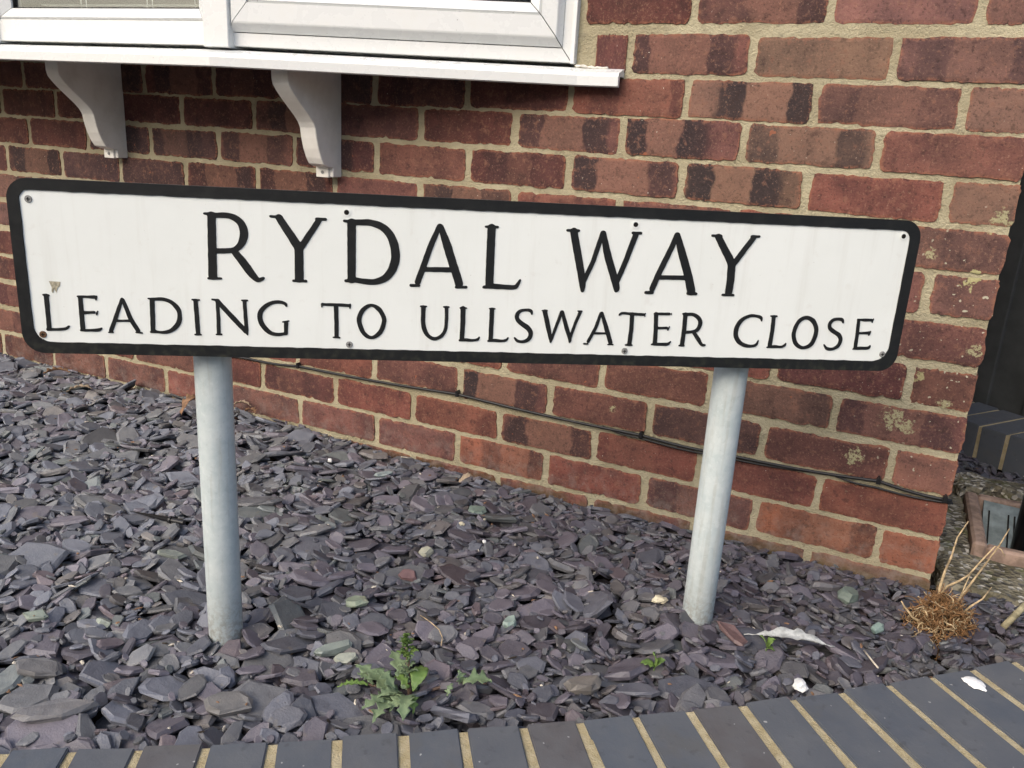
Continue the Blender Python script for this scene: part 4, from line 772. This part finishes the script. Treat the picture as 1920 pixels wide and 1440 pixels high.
inb = (YY > kerb_y(XX)+.004) & (((XX < WX1) & (YY < -.004)) | ((XX >= WX1+.004) & (YY < far_y(XX)-.01)))
inb &= ~((XX > .118) & (XX < .55) & (YY > .01) & (YY < .555))
pxy = to_px(np.c_[XX.ravel(), YY.ravel(), TZ.ravel()]).reshape(NX, NY, 2); fwd = ((np.stack([XX, YY, TZ], -1)-C) @ R[2])
vis = inb & (fwd > .1) & (pxy[..., 0] > -260) & (pxy[..., 0] < 2900) & (pxy[..., 1] < 1560)
# below the top layers there is a packed bed of the same chips
HM = TZ-.026+.003*np.sin(XX*90)*np.sin(YY*77); OWN = np.full((NX, NY), -1, int)
cand = np.argwhere(vis)
def chip_poly(r, L, W):
    n = int(r.integers(6, 10)); a = np.sort((np.arange(n)+r.uniform(-.36, .36, n))*2*np.pi/n); rad = r.uniform(.74, 1.12, n); rad = .7*rad+.15*(np.roll(rad, 1)+np.roll(rad, -1))
    return np.c_[np.cos(a)*L/2*rad, np.sin(a)*W/2*rad]
def inside(poly, pts):
    x, y = pts[:, 0], pts[:, 1]; c = np.zeros(len(pts), bool); n = len(poly)
    for i in range(n):
        x0, y0 = poly[i]; x1, y1 = poly[(i+1) % n]
        c ^= ((y0 > y) != (y1 > y)) & (x < (x1-x0)*(y-y0)/(y1-y0+1e-12)+x0)
    return c
chips = []
cr_ = np.random.default_rng(21)
area = len(cand)*CELL*CELL; NCH = 18500
def place(x, y, L, W, t, rot, poly, tint, noise_t=.15, force=False, bury=85):
    ca, sa = math.cos(rot), math.sin(rot); pr = poly @ np.array([[ca, sa], [-sa, ca]])
    lo = ((pr.min(0)+[x-GX0, y-GY0])/CELL).astype(int); hi = ((pr.max(0)+[x-GX0, y-GY0])/CELL).astype(int)+1
    lo = np.maximum(lo, 0); hi = np.minimum(hi, [NX-1, NY-1])
    if (hi <= lo).any(): return None
    I, J = np.meshgrid(np.arange(lo[0], hi[0]+1), np.arange(lo[1], hi[1]+1), indexing='ij'); I = I.ravel(); J = J.ravel()
    dx = gx[I]-x; dy = gyv[J]-y; ins = inside(pr, np.c_[dx, dy]); I, J, dx, dy = I[ins], J[ins], dx[ins], dy[ins]
    if len(I) < 5: return None
    if not force and inb[I, J].mean() < .93: return None
    h = HM[I, J]; A_ = np.c_[dx, dy, np.ones(len(I))]; co = np.linalg.lstsq(A_, h, rcond=None)[0]; g = co[:2]*.85+cr_.normal(0, noise_t, 2)
    gl = np.hypot(*g); mx = .75
    if gl > mx: g *= mx/gl
    res = h-(g[0]*dx+g[1]*dy); z0 = np.percentile(res, bury)
    top = z0+g[0]*dx+g[1]*dy+t*.9
    if not force and (z0+t-target(x, y)+HOFF) > .017: return None
    up = top > HM[I, J]; HM[I[up], J[up]] = top[up]; OWN[I[up], J[up]] = len(chips)
    chips.append(dict(x=x, y=y, z=z0, g=g, rot=rot, poly=poly, t=t, tint=tint)); return chips[-1]
def tint_for(x, y, r):
    """stone colours: greyer and greener towards the far left of the bed, purpler on the right"""
    s = 1/(1+math.exp((x+.75)*4)); k = r.random(); b = 1.32*r.uniform(.64, 1.5)
    pur = np.array([.074, .065, .082]); blu = np.array([.066, .073, .092]); gry = np.array([.082, .085, .088]); brn = np.array([.080, .073, .067]); grn = np.array([.076, .089, .085]); mar = np.array([.080, .058, .064])
    if k < .42-.2*s: c, n = pur, 'purple'
    elif k < .62: c, n = blu, 'blue'
    elif k < .84+.06*s: c, n = gry, 'grey'
    elif k < .93: c, n = brn, 'brown'
    elif k < .96+.02*s: c, n = grn, 'grey'
    else: c, n = mar, 'purple'
    mean = np.array([.070, .066, .079])*(1-s)+np.array([.080, .083, .088])*s; c = .6*c+.4*mean; c = c*(1-.34*(1-s))*(1+.20*s); return tuple(c*b), n
for i in range(NCH):
    ii = cr_.integers(0, len(cand), 4); cc = cand[ii]; k = np.argmin(HM[cc[:, 0], cc[:, 1]]-TZ[cc[:, 0], cc[:, 1]]); a, b = cc[k]
    x, y = gx[a]+cr_.uniform(-.002, .002), gyv[b]+cr_.uniform(-.002, .002)
    s = 1/(1+math.exp((x+.60+.25*(y+.5))*5)); L = (.0235+.028*s)*math.exp(cr_.normal(0, .47)); L = min(max(L, .013), .105); W = L*cr_.uniform(.42, .85); t = min(.011, max(.0025, L*cr_.uniform(.08, .19)))
    big = i > NCH*.55
    if not big: L *= 1.1
    place(x, y, L, W, t, cr_.uniform(0, 2*math.pi) if cr_.random() < .6 else cr_.normal(.35, .5), chip_poly(cr_, L, W), tint_for(x, y, cr_), .15 if cr_.random() < .92 else .42)
for i in range(3500):                                       # splinters and fines in the gaps
    ii = cr_.integers(0, len(cand), 3); cc = cand[ii]; k = np.argmin(HM[cc[:, 0], cc[:, 1]]-TZ[cc[:, 0], cc[:, 1]]); a, b = cc[k]; x, y = gx[a], gyv[b]
    L = cr_.uniform(.011, .018); W = L*cr_.uniform(.45, .9); place(x, y, L, W, L*cr_.uniform(.15, .3), cr_.uniform(0, 6.3), chip_poly(cr_, L, W), tint_for(x, y, cr_), .25)
# soil showing in the gaps, following the bed
ns = 12; si, sj = np.arange(0, NX, ns), np.arange(0, NY, ns); sv_ = []; sid = {}
for a in si:
    for b in sj:
        if vis[max(0, a-ns):a+ns+1, max(0, b-ns):b+ns+1].any(): sid[(a, b)] = len(sv_); sv_.append((gx[a], gyv[b], TZ[a, b]-.030 if inb[a, b] else min(TZ[a, b]-.030, -.03)))
sf_ = [(sid[(a, b)], sid[(a+ns, b)], sid[(a+ns, b+ns)], sid[(a, b+ns)]) for a, b in sid if all(q in sid for q in ((a+ns, b), (a+ns, b+ns), (a, b+ns)))]
obj('soil_surface', mesh('soil_surface', sv_, sf_), M_SOIL, kind='structure')
print('mean height over target', (HM-TZ)[vis].mean())
def surf(px, py):
    z = .03
    for _ in range(6):
        p = on_z(px, py, z); a = int((p[0]-GX0)/CELL); b = int((p[1]-GY0)/CELL); z = .5*z+.5*(HM[a, b] if 0 <= a < NX and 0 <= b < NY else .03)
    return np.array([p[0], p[1], z])
# pieces one can pick out in the bed: pixel of the photograph, length, width, thickness, turn, colour, label
PICK = [(668,1136,.050,.036,.010,-.3,(.20,.24,.18),'pale green slate lump lying in the open bed between the sign posts'),(627,1224,.062,.020,.010,.55,(.185,.215,.195),'long grey green slate sliver behind the green weed'),
        (648,1240,.036,.020,.008,.2,(.25,.27,.23),'short pale green slate piece tucked beside the grey green sliver'),(895,960,.045,.034,.008,.1,(.15,.195,.165),'triangular green slate chip below the wall at the middle of the bed'),(720,896,.046,.020,.008,0,(.19,.23,.235),'oblong blue green slate chip close to the wall'),
        (1586,1124,.040,.034,.020,.4,(.115,.145,.125),'dark green rounded stone near the house corner'),(1647,1182,.028,.018,.010,.5,(.17,.235,.215),'small turquoise stone beside the dried root clump'),(957,1172,.028,.024,.010,.8,(.20,.26,.235),'turquoise slate chip standing out in the middle of the bed'),
        (72,1160,.046,.022,.008,.1,(.165,.195,.165),'flat green slate chip on the bed beyond the post below LEADING'),(322,1040,.056,.020,.008,.05,(.155,.175,.160),'long dull green slate chip behind the black ground spike'),(193,1169,.028,.016,.008,.1,(.26,.29,.245),'small pale green chip next to the flat green one'),
        (800,1048,.032,.026,.012,1.0,(.36,.36,.28),'cream coloured rough stone lump on the slates'),(766,1083,.036,.026,.008,-.2,(.145,.085,.085),'maroon slate chip beside the cream stone'),(1372,1196,.072,.030,.009,-1.0,(.110,.068,.066),'large maroon slate slab beside the post below CLOSE'),
        (540,1358,.062,.042,.011,.2,(.105,.108,.125),'large rounded blue grey slate against the coping'),(100,1340,.100,.034,.012,.42,(.135,.132,.135),'very long grey slate sliver close to the blue coping'),(75,1270,.070,.036,.010,.1,(.130,.128,.130),'broad grey slate slab beside the very long sliver'),
        (430,1325,.070,.045,.010,.35,(.125,.122,.120),'wide brownish grey slate slab between the post below LEADING and the coping'),(480,945,.105,.032,.009,.18,(.088,.090,.098),'very long dark slate slab beside the post below LEADING'),(1095,1290,.058,.034,.013,.15,(.12,.11,.10),'thick brownish slate block near the coping bricks'),(1550,1105,.055,.028,.012,0,(.085,.082,.09),'dark squarish slate block against the foot of the wall')]
special = []
for px, py, L, W, t, rot, col, lab in PICK:
    p = surf(px, py); c = place(p[0], p[1], L, W, t, rot+.4, chip_poly(np.random.default_rng(int(px*7+py)), L, W), (col, 'special'), .05, True, 70)
    if c: c['label'] = lab; special.append(c)
def chip_geom(c, r):
    poly = c['poly']; n = len(poly); t = c['t']
    top = poly*r.uniform(.74, .95, (n, 1)); bot = poly*r.uniform(.78, .97, (n, 1)); mid = poly
    v = np.vstack([np.c_[bot, np.zeros(n)+r.normal(0, t*.06, n)], np.c_[mid, t*r.uniform(.3, .75, n)], np.c_[top, t*(1+r.normal(0, .09, n))]])
    ca, sa = math.cos(c['rot']), math.sin(c['rot']); Rz = np.array([[ca, -sa, 0], [sa, ca, 0], [0, 0, 1]])
    nz = np.array([-c['g'][0], -c['g'][1], 1.0]); nz /= np.linalg.norm(nz); xa = np.array([1, 0, c['g'][0]]); xa /= np.linalg.norm(xa); ya = np.cross(nz, xa)
    v = (v @ Rz.T) @ np.stack([xa, ya, nz])
    f = [(i, (i+1) % n, n+(i+1) % n, n+i) for i in range(n)]+[(n+i, n+(i+1) % n, 2*n+(i+1) % n, 2*n+i) for i in range(n)]+[tuple(range(2*n, 3*n)), tuple(range(n))[::-1]]
    return v, f
cnt = np.bincount(OWN[OWN >= 0], minlength=len(chips)).astype(float)
for i, c in enumerate(chips):
    d = np.linalg.norm(np.array([c['x'], c['y'], c['z']])-C); q = to_px([[c['x'], c['y'], c['z']]])[0]
    cnt[i] = cnt[i]/d**2*(1.0 if (0 < q[0] < 1920 and 0 < q[1] < 1440) else 0.0)*(0 if 'label' in c else 1)
order = np.argsort(-cnt)[:300-len(special)]
NMS = {'purple': ('larger flat purple slate chip on top of the slate bed', 'larger purple slate chips'), 'blue': ('larger flat blue grey slate chip on top of the slate bed', 'larger blue grey slate chips'),
       'grey': ('larger flat grey slate chip on top of the slate bed', 'larger grey slate chips'), 'brown': ('larger flat brown tinged slate chip on top of the slate bed', 'larger brown tinged slate chips')}
def chip_label(c, nm):
    L, W = np.ptp(c['poly'][:, 0]), np.ptp(c['poly'][:, 1]); p = np.array([c['x'], c['y']]); nd = lambda q: np.linalg.norm(p-np.array(q)[:2])
    shp = 'thin sliver of' if W/L < .52 else 'broad chip of' if W/L > .72 else 'oblong chip of'; size = 'long ' if L > .075 else 'large ' if L > .058 else 'middling ' if L > .042 else 'small '
    col = dict(purple='purple', blue='blue grey', grey='plain grey', brown='brownish')[nm]; bright = 'darker ' if sum(c['tint'][0]) < .245 else 'paler ' if sum(c['tint'][0]) > .34 else ''
    where = [(nd(SIGN_P1)/.17, 'around the post below LEADING'), (nd(P2)/.16, 'around the post below CLOSE'), (nd(WEED)/.15, 'around the green weed'), (nd(DRY)/.18, 'around the dried plant'), ((c['y']-kerb_y(c['x']))/.09, 'along the blue coping'), (abs(c['y'])/.12, 'along the foot of the brick wall'), (nd(STAKE)/.18, 'around the black ground spike')]
    d, w = min(where); w = w if d < 1 else ('in the open bed behind the sign posts' if (p-np.array(SIGN_P1[:2]))@n_in > 0 else 'in the bed between sign and coping')
    return size+bright+shp+' '+col+' slate '+w
WEED, DRY, STAKE = on_z(768, 1304, .03), on_z(1755, 1178, .03), on_z(290, 980, .03)
single = set(int(i) for i in order) | set(i for i, c in enumerate(chips) if 'label' in c)
def tinted(m, cols):
    a = m.attributes.new('tint', 'FLOAT_COLOR', 'POINT'); a.data.foreach_set('color', np.ascontiguousarray(np.c_[cols, np.ones(len(cols))], dtype=np.float32).ravel())
VV, FF, TT_ = [], [], []; nv = 0
gr_ = np.random.default_rng(5)
for i, c in enumerate(chips):
    v, f = chip_geom(c, gr_); tint, nm = c['tint']
    if i in single:
        m = mesh('slate_chip', v, f); tinted(m, np.tile(tint, (len(v), 1))); o = obj('slate_chip', m, M_SLATE); o.location = (c['x'], c['y'], c['z'])
        if 'label' in c: tag(o, c['label'], 'slate chip')
        else: tag(o, chip_label(c, nm), 'slate chip', NMS[nm][1])
    else:
        VV.append(v+[c['x'], c['y'], c['z']]); FF += [tuple(k+nv for k in q) for q in f]; TT_.append(np.tile(tint, (len(v), 1))); nv += len(v)
VV = np.vstack(VV); m = mesh('slate_chippings', VV, FF); tinted(m, np.vstack(TT_)); obj('slate_chippings', m, M_SLATE, label='bed of loose purple grey slate chippings', cat='slate chippings', kind='stuff')
print('chips', len(chips), 'single', len(single), 'bricks', nb)

# ------------------------------------------------------------------ small finds on the slate
def pebble(px, py, sx, sy, sz, m, label, seed):
    p = surf(px, py); r = np.random.default_rng(seed); bm = bmesh.new(); bmesh.ops.create_icosphere(bm, subdivisions=2, radius=1)
    for v in bm.verts:
        k = 1+.45*mnoise.noise(v.co*1.3+Vector((seed, 0, 0)))+.15*mnoise.noise(v.co*3.5); v.co = Vector((v.co.x*sx*k, v.co.y*sy*k, v.co.z*sz*k))
    me = bpy.data.meshes.new('pebble'); bm.to_mesh(me); bm.free()
    o = obj('pebble', me, m, label=label, cat='pebble'); o.location = (p[0], p[1], p[2]+sz*.55); o.rotation_euler = (.1, .1, r.uniform(0, 3)); return o
pebble(1500, 1290, .013, .010, .0065, M_WHITE, 'white quartz pebble next to the blue coping bricks', 1)
pebble(1236, 1128, .013, .008, .006, M_BEIGE, 'flat beige pebble beside the post below CLOSE', 2)
pebble(619, 866, .0055, .005, .0045, M_WHITE, 'tiny white pebble near the wall foot', 3)
pebble(866, 984, .006, .005, .004, M_BEIGE, 'tiny cream pebble below the green triangular chip', 4)
pebble(908, 1016, .004, .004, .003, M_WHITE, 'tiny white stone in the middle of the slates', 5)
pebble(908, 976, .004, .003, .003, M_BEIGE, 'tiny amber pebble beside the green triangular chip', 6)
def leaf_strip(base, tip, width, rise, lobes, seed, up=Vector((0, 0, 1)), fold=.15, n=14, jag=.25, shape=None):
    base, tip = Vector(base), Vector(tip); r = np.random.default_rng(seed); ax = tip-base; L = ax.length; t = ax.normalized(); side = t.cross(up).normalized(); nu = side.cross(t).normalized(); v = []; f = []
    for i in range(n+1):
        s = i/n; w = width*(shape(s) if shape else math.sin(math.pi*min(1, s*.93+.07))**.75)
        if lobes: w *= 1-jag+jag*(math.cos(2*math.pi*lobes*s)*.9+.1)+r.normal(0, .05)
        c = base+ax*s+nu*(rise*math.sin(math.pi*s*.85))+side*r.normal(0, .0006)
        e = fold*w
        v += [c+side*w+nu*(e+r.normal(0, .0008)), c+side*w*.5+nu*(e*.25+r.normal(0, .0006)), c, c-side*w*.5+nu*(e*.25+r.normal(0, .0006)), c-side*w+nu*(e+r.normal(0, .0008))]
    for i in range(n):
        for k in range(4): f.append((i*5+k, i*5+k+1, i*5+k+6, i*5+k+5))
    return v, f
def strip_obj(name, vf, m, parent=None, thick=.0004, **k):
    me = mesh(name, *vf); o = obj(name, me, m, parent, **k); bm = bmesh.new(); bm.from_mesh(me); bmesh.ops.solidify(bm, geom=list(bm.faces), thickness=thick); bm.to_mesh(me); bm.free()
    for p in me.polygons: p.use_smooth = True
    return o
# --- weed: serrated rosette with an upright shoot and a side branch
wb = surf(768, 1304); weed = empty('weed', tuple(wb), label='green sow thistle like weed growing beside the coping bricks', cat='weed')
fh = np.array([R[2][0], R[2][1], 0]); fh /= np.linalg.norm(fh)
def at(px, py, ref, back=0.0):                       # point of a small upright plant: on the vertical plane facing the street through its foot
    v = ray(px, py); q = np.array(ref)+fh*back; return C+v*((q-C)@fh)/(v@fh)
W0 = np.array(wb)
def wl(px, py, back): return Vector(at(px, py, wb, back)-W0)
def wf(px, py, back):                                # leaf points lie a little above the stones
    s = surf(px, py); s = s+(C-s)/np.linalg.norm(C-s)*(.026+.25*max(0, back)); return Vector(s-W0)
rounded = lambda s: (math.sin(math.pi*min(1, s*.9+.06))**.55)*(.35+.65*min(1, s*2.2))
stem = [wl(768, 1304, 0), wl(767, 1275, .01), wl(765, 1240, .018), wl(761, 1200, .025)]
MB().tube(stem, [.0032, .003, .0026, .0018], 8).build('stem', M_STEM, weed, smooth=True)
br_ = [wl(778, 1306, 0), wl(808, 1294, .012), wl(845, 1283, .02), wl(880, 1279, .02)]
MB().tube(br_, [.0026, .0022, .0018, .0014], 8).build('stem', M_STEM, weed, smooth=True)
bl2 = [wl(750, 1304, 0), wl(722, 1291, .012), wl(690, 1283, .02), wl(655, 1284, .02)]
MB().tube(bl2, [.0022, .002, .0016, .0012], 8).build('stem', M_STEM, weed, smooth=True)
LV = [((750,1300,0),(664,1252,.05),.019,.012,5,M_WEED),((740,1296,.01),(700,1262,.05),.012,.01,4,M_WEED),((760,1290,.01),(733,1226,.06),.014,.012,4,M_WEED),((774,1296,.005),(797,1257,.035),.013,.010,0,M_WEEDY),
      ((868,1282,.02),(922,1290,.0),.019,.008,3,M_WEED),((862,1281,.02),(858,1256,.05),.010,.006,3,M_WEED),((848,1283,.02),(840,1306,-.01),.006,.004,3,M_WEED),((745,1306,0),(676,1338,-.05),.015,.010,5,M_WEED),((755,1302,0),(706,1316,-.03),.014,.010,4,M_WEED),
      ((763,1306,-.005),(755,1372,-.075),.017,.018,6,M_WEED),((770,1306,-.005),(775,1345,-.05),.010,.014,4,M_WEEDY),((758,1306,-.01),(730,1352,-.06),.012,.010,4,M_WEED),((740,1310,-.01),(697,1360,-.08),.014,.008,4,M_WEED),((690,1284,.02),(632,1292,.0),.008,.006,6,M_WEEDY),((700,1284,.02),(668,1272,.03),.008,.006,5,M_WEED),
      ((765,1235,.018),(742,1224,.02),.007,.004,3,M_WEEDY),((765,1228,.02),(786,1222,.02),.007,.004,3,M_WEEDY),((763,1215,.02),(748,1203,.02),.006,.003,3,M_WEEDY),((762,1210,.022),(778,1200,.02),.006,.003,3,M_WEEDY),((761,1204,.025),(757,1190,.03),.006,.003,3,M_WEEDY),((762,1206,.022),(768,1192,.02),.005,.003,3,M_WEEDY),((766,1290,.0),(738,1278,.02),.010,.012,4,M_WEEDY),((766,1280,.0),(752,1262,.02),.009,.01,4,M_WEED)]
er = np.random.default_rng(71)
for k in range(22):                                   # small ragged leaves up the shoot
    yy = 1296-k*4.6; sx_ = 768-(1304-yy)*.07; ax_ = er.uniform(9, 24)*(1 if k % 2 else -1)*(1-.4*k/22); LV.append(((sx_, yy, .004+.02*k/22), (sx_+ax_, yy-er.uniform(-6, 14), er.uniform(-.012, .03)), er.uniform(.004, .0075), .004, 3, M_WEED if k < 12 else M_WEEDY))
for i, (a, b, w, rs, lb, mm_) in enumerate(LV): strip_obj('leaf', leaf_strip((wl if a[1] < 1250 or i >= 23 else wf)(*a), (wl if a[1] < 1250 or i >= 23 else wf)(*b), w*.9, rs, lb, 60+i, n=18, jag=.38, fold=.25, shape=rounded if lb == 0 else None), mm_, weed)
# --- two seedlings
for (px, py), lab, ls in (((1226, 1258), 'tiny bright green seedling with three leaves near the coping', ((-16, -3), (14, -6), (-2, -16))), ((1436, 1222), 'tiny yellow green seedling beside the bleached leaf', ((10, 6), (-8, -12), (12, -8)))):
    p = surf(px, py); sd_ = empty('seedling', tuple(p), label=lab, cat='seedling')
    MB().tube([(0, 0, -.005), (0, 0, .006)], .0009, 6).build('stem', M_WEEDY, sd_)
    for k, (dx, dy) in enumerate(ls):
        t_ = (at(px+dx, py+dy-6, p)-p)*1.6; strip_obj('leaf', leaf_strip((0, 0, .008), t_, .0080, .003, 0, 90+k, n=8), M_WEEDY, sd_)
# --- dried plant pulled out with its roots
db = surf(1755, 1178); dry = empty('dried_plant', tuple(db), label='dried straw coloured plant with bushy brown roots at the house corner', cat='plant')
Z5 = lambda x, y: (1520+x/3.6, 880+y/3.6)
D0 = np.array(db)
def dl(x, y, back=0.0): return Vector(at(*Z5(x, y), db, back)-D0)
for st, r0, r1 in (([(860,930,0),(872,800,0),(905,690,.01),(950,590,.015),(990,460,.02),(1065,350,.02)],.0028,.0009),([(865,860,0),(920,790,-.005),(1010,750,-.01),(1070,710,-.01),(1150,620,-.01),(1245,520,-.01),(1285,540,-.012),(1312,588,-.015)],.0022,.0007),
                   ([(960,930,-.01),(1060,800,-.01),(1150,680,0),(1270,520,.0),(1300,470,.0),(1342,400,.01)],.0020,.0009),([(975,1015,-.02),(1080,925,-.03),(1160,875,-.03),(1222,795,-.02)],.0022,.0008),([(770,1045,-.02),(690,1000,-.02),(632,925,-.01),(612,890,-.01)],.0028,.0010),([(930,940,0),(1010,860,.01),(1080,700,.01)],.0016,.0008)):
    n = len(st); MB().tube([dl(*p) for p in st], [r0+(r1-r0)*i/(n-1) for i in range(n)], 7).build('stalk', M_STRAW, dry, smooth=True)
rr = np.random.default_rng(9); rt = [MB(), MB()]
cen = np.array(dl(875, 1055, -.02))
for k in range(900):
    d = rr.normal(0, 1, 3); d /= np.linalg.norm(d); s = np.array([.043, .034, .052])*rr.uniform(.35, 1.0)**.6; p = cen+d*s*np.array([1, 1, 1]); dirv = rr.normal(0, 1, 3)+d*.5-np.array([0, 0, .3]); pts = [Vector(p)]
    for j in range(7):
        dirv = dirv+rr.normal(0, .75, 3); dirv /= np.linalg.norm(dirv); p = p+dirv*rr.uniform(.003, .008); pts.append(Vector(p))
    rt[k % 4 == 0].tube(pts, [rr.uniform(.0005, .0013)]*4+[.0006]*4, 5, False)
rt[0].build('root_ball', M_ROOT, dry, smooth=True, kind='stuff'); rt[1].build('root_ball', M_STRAW, dry, smooth=True, kind='stuff')
# --- dead leaves
def dead_leaf(px, py, L, w, rot, m, label, seed, lobes=4, h=.012):
    p = surf(px, py); o = strip_obj('fallen_leaf', leaf_strip((-L/2, 0, .002), (L/2, 0, h*.6), w, h, lobes, seed, n=16, fold=.55, jag=.3), m, label=label, cat='leaf'); o.location = (p[0], p[1], p[2]+.008); o.rotation_euler = (rng.uniform(-.3, .3), rng.uniform(-.2, .2), rot)
dead_leaf(362, 786, .060, .020, 1.2, M_LEAFB, 'curled orange brown leaf half hidden by the post below LEADING', 1, h=.03)
dead_leaf(108, 710, .085, .018, .2, M_LEAFB, 'crisp long brown leaf by the wall behind the plate beside LEADING', 2)
dead_leaf(150, 738, .070, .014, .4, M_LEAFP, 'pale tan leaf below the crisp brown leaf', 3)
dead_leaf(452, 772, .050, .012, .3, M_LEAFP, 'pale leaf between the wall and the post below LEADING', 4)
dead_leaf(530, 788, .040, .014, .9, M_LEAFP, 'light tan leaf against the foot of the wall', 5)
dead_leaf(470, 785, .045, .012, -.3, M_LEAFB, 'dark brown leaf scrap beside the pale leaf by the wall', 6)
dead_leaf(737, 855, .036, .014, .2, M_LEAFP, 'ragged tan leaf lying at the wall foot', 7)
dead_leaf(873, 912, .034, .007, 1.0, M_LEAFP, 'small pinkish dry leaf stuck against the wall', 8, lobes=0)
a, b = surf(1394, 1196), surf(1563, 1222); mid_ = (a+b)/2
bl_ = strip_obj('fallen_leaf', leaf_strip(Vector(a-mid_)+Vector((0, 0, .003)), Vector(b-mid_)+Vector((0, 0, .003)), .016, .009, 5, 17, n=22, fold=.5, jag=.16, shape=lambda s: max(.06, math.sin(math.pi*max(0, (s-.12)/.8))**.8 if .12 < s < .92 else .06)), M_LEAFW, label='bleached grey white folded leaf beside the post below CLOSE', cat='leaf'); bl_.location = tuple(mid_+[0, 0, .003])
# --- twigs, cane, thin root, black stake
def stick(name, pts, r, m, label, cat):
    P = [surf(*p) for p in pts]; o0 = P[0]; return_ = MB().tube([Vector(p-o0) for p in P], r, 7).build(name, m, None, smooth=True, label=label, cat=cat); return_.location = tuple(o0+[0, 0, .006]); return return_
stick('twig', [(1619, 1226), (1632, 1243), (1645, 1259)], [.0016, .0015, .0014], M_TWIG, 'short pale straight twig near the coping', 'twig')
stick('twig', [(1364, 1287), (1377, 1278), (1389, 1270)], [.0008, .0012, .0022], M_TWIG, 'short grey white twig with a knobbed end', 'twig')
stick('root_strand', [(788, 1160), (806, 1172), (823, 1187), (829, 1205), (827, 1216)], [.0007]*5, M_STRAW, 'thin brown wiry root strand behind the weed', 'root')
stick('twig', [(752, 861), (776, 864)], [.0012, .001], M_TWIG, 'thin white splinter at the wall foot', 'twig')
p = surf(1880, 1178); q = Vector(at(1935, 1122, p, .02))-Vector(p)
cn = MB().tube([Vector((0, 0, 0)), q*.5, q], .0052, 12).build('garden_cane', M_BAMBOO, None, smooth=True, label='weathered garden cane leaning beside the dried plant', cat='cane'); cn.location = tuple(p)
MB().tube([q*.44, q*.47], .0060, 12).build('node', M_BAMBOO, cn)
a, b = surf(238, 968), surf(346, 991); d_ = Vector(b-a); L = d_.length; stake = empty('ground_stake', tuple(a+[0, 0, .012]), label='black plastic ground spike lying on the slates', cat='stake')
X = d_.normalized(); Y = Vector((0, 0, 1)).cross(X).normalized(); Zv = X.cross(Y); TM = Matrix(((X.x, Y.x, Zv.x, 0), (X.y, Y.y, Zv.y, 0), (X.z, Y.z, Zv.z, 0), (0, 0, 0, 1)))
for rx in (0, 90): MB().add([TM @ Matrix.Rotation(RAD(rx), 4, 'X') @ Vector(p) for p in ((0, 0, 0), (L*.78, -.0015, .0055), (L*.78, .0015, .0055), (L*.78, .0015, -.0055), (L*.78, -.0015, -.0055), (.004, 0, .0008), (.004, 0, -.0008))], [(0, 1, 2), (0, 3, 4), (1, 2, 3, 4), (0, 2, 3), (0, 4, 1)]).build('blade', M_BLKPL, stake)
MB().tube([TM @ Vector((L*.76, 0, 0)), TM @ Vector((L*.79, 0, 0))], .0072, 12).build('flange', M_BLKPL, stake)
MB().tube([TM @ Vector((L*.79, 0, 0)), TM @ Vector((L, 0, 0))], .0048, 12).build('socket', M_BLKPL, stake)

# --- leaf crumbs, grit and splinters settled among the slates, far too many and too small to count
crumb = [MB(), MB(), MB()]; cb = np.random.default_rng(33)
for i in range(520):
    a, b = cand[cb.integers(0, len(cand))]; x, y, z = gx[a], gyv[b], HM[a, b]+.0012; w = cb.uniform(.0008, .0028); l = w*cb.uniform(1, 3.5); r_ = cb.uniform(0, 6.3); ca, sa = math.cos(r_), math.sin(r_); k = 5; P = []
    for j in range(k):
        t = 2*math.pi*j/k+cb.uniform(-.3, .3); u_, v_ = math.cos(t)*l, math.sin(t)*w; P.append((x+u_*ca-v_*sa, y+u_*sa+v_*ca, z+cb.uniform(-.0006, .0012)))
    crumb[i % 3].add(P+[(x, y, z+w*.7)], [(j, (j+1) % k, k) for j in range(k)])
for c_, m_, l_ in ((crumb[0], M_LEAFB, 'scattered brown leaf crumbs among the slate chips'), (crumb[1], M_TWIG, 'scattered pale grit and splinters among the slate chips'), (crumb[2], M_SOIL, 'scattered dark soil crumbs on the slate chips')): c_.build('litter', m_, None, kind='stuff', label=l_, cat='litter')
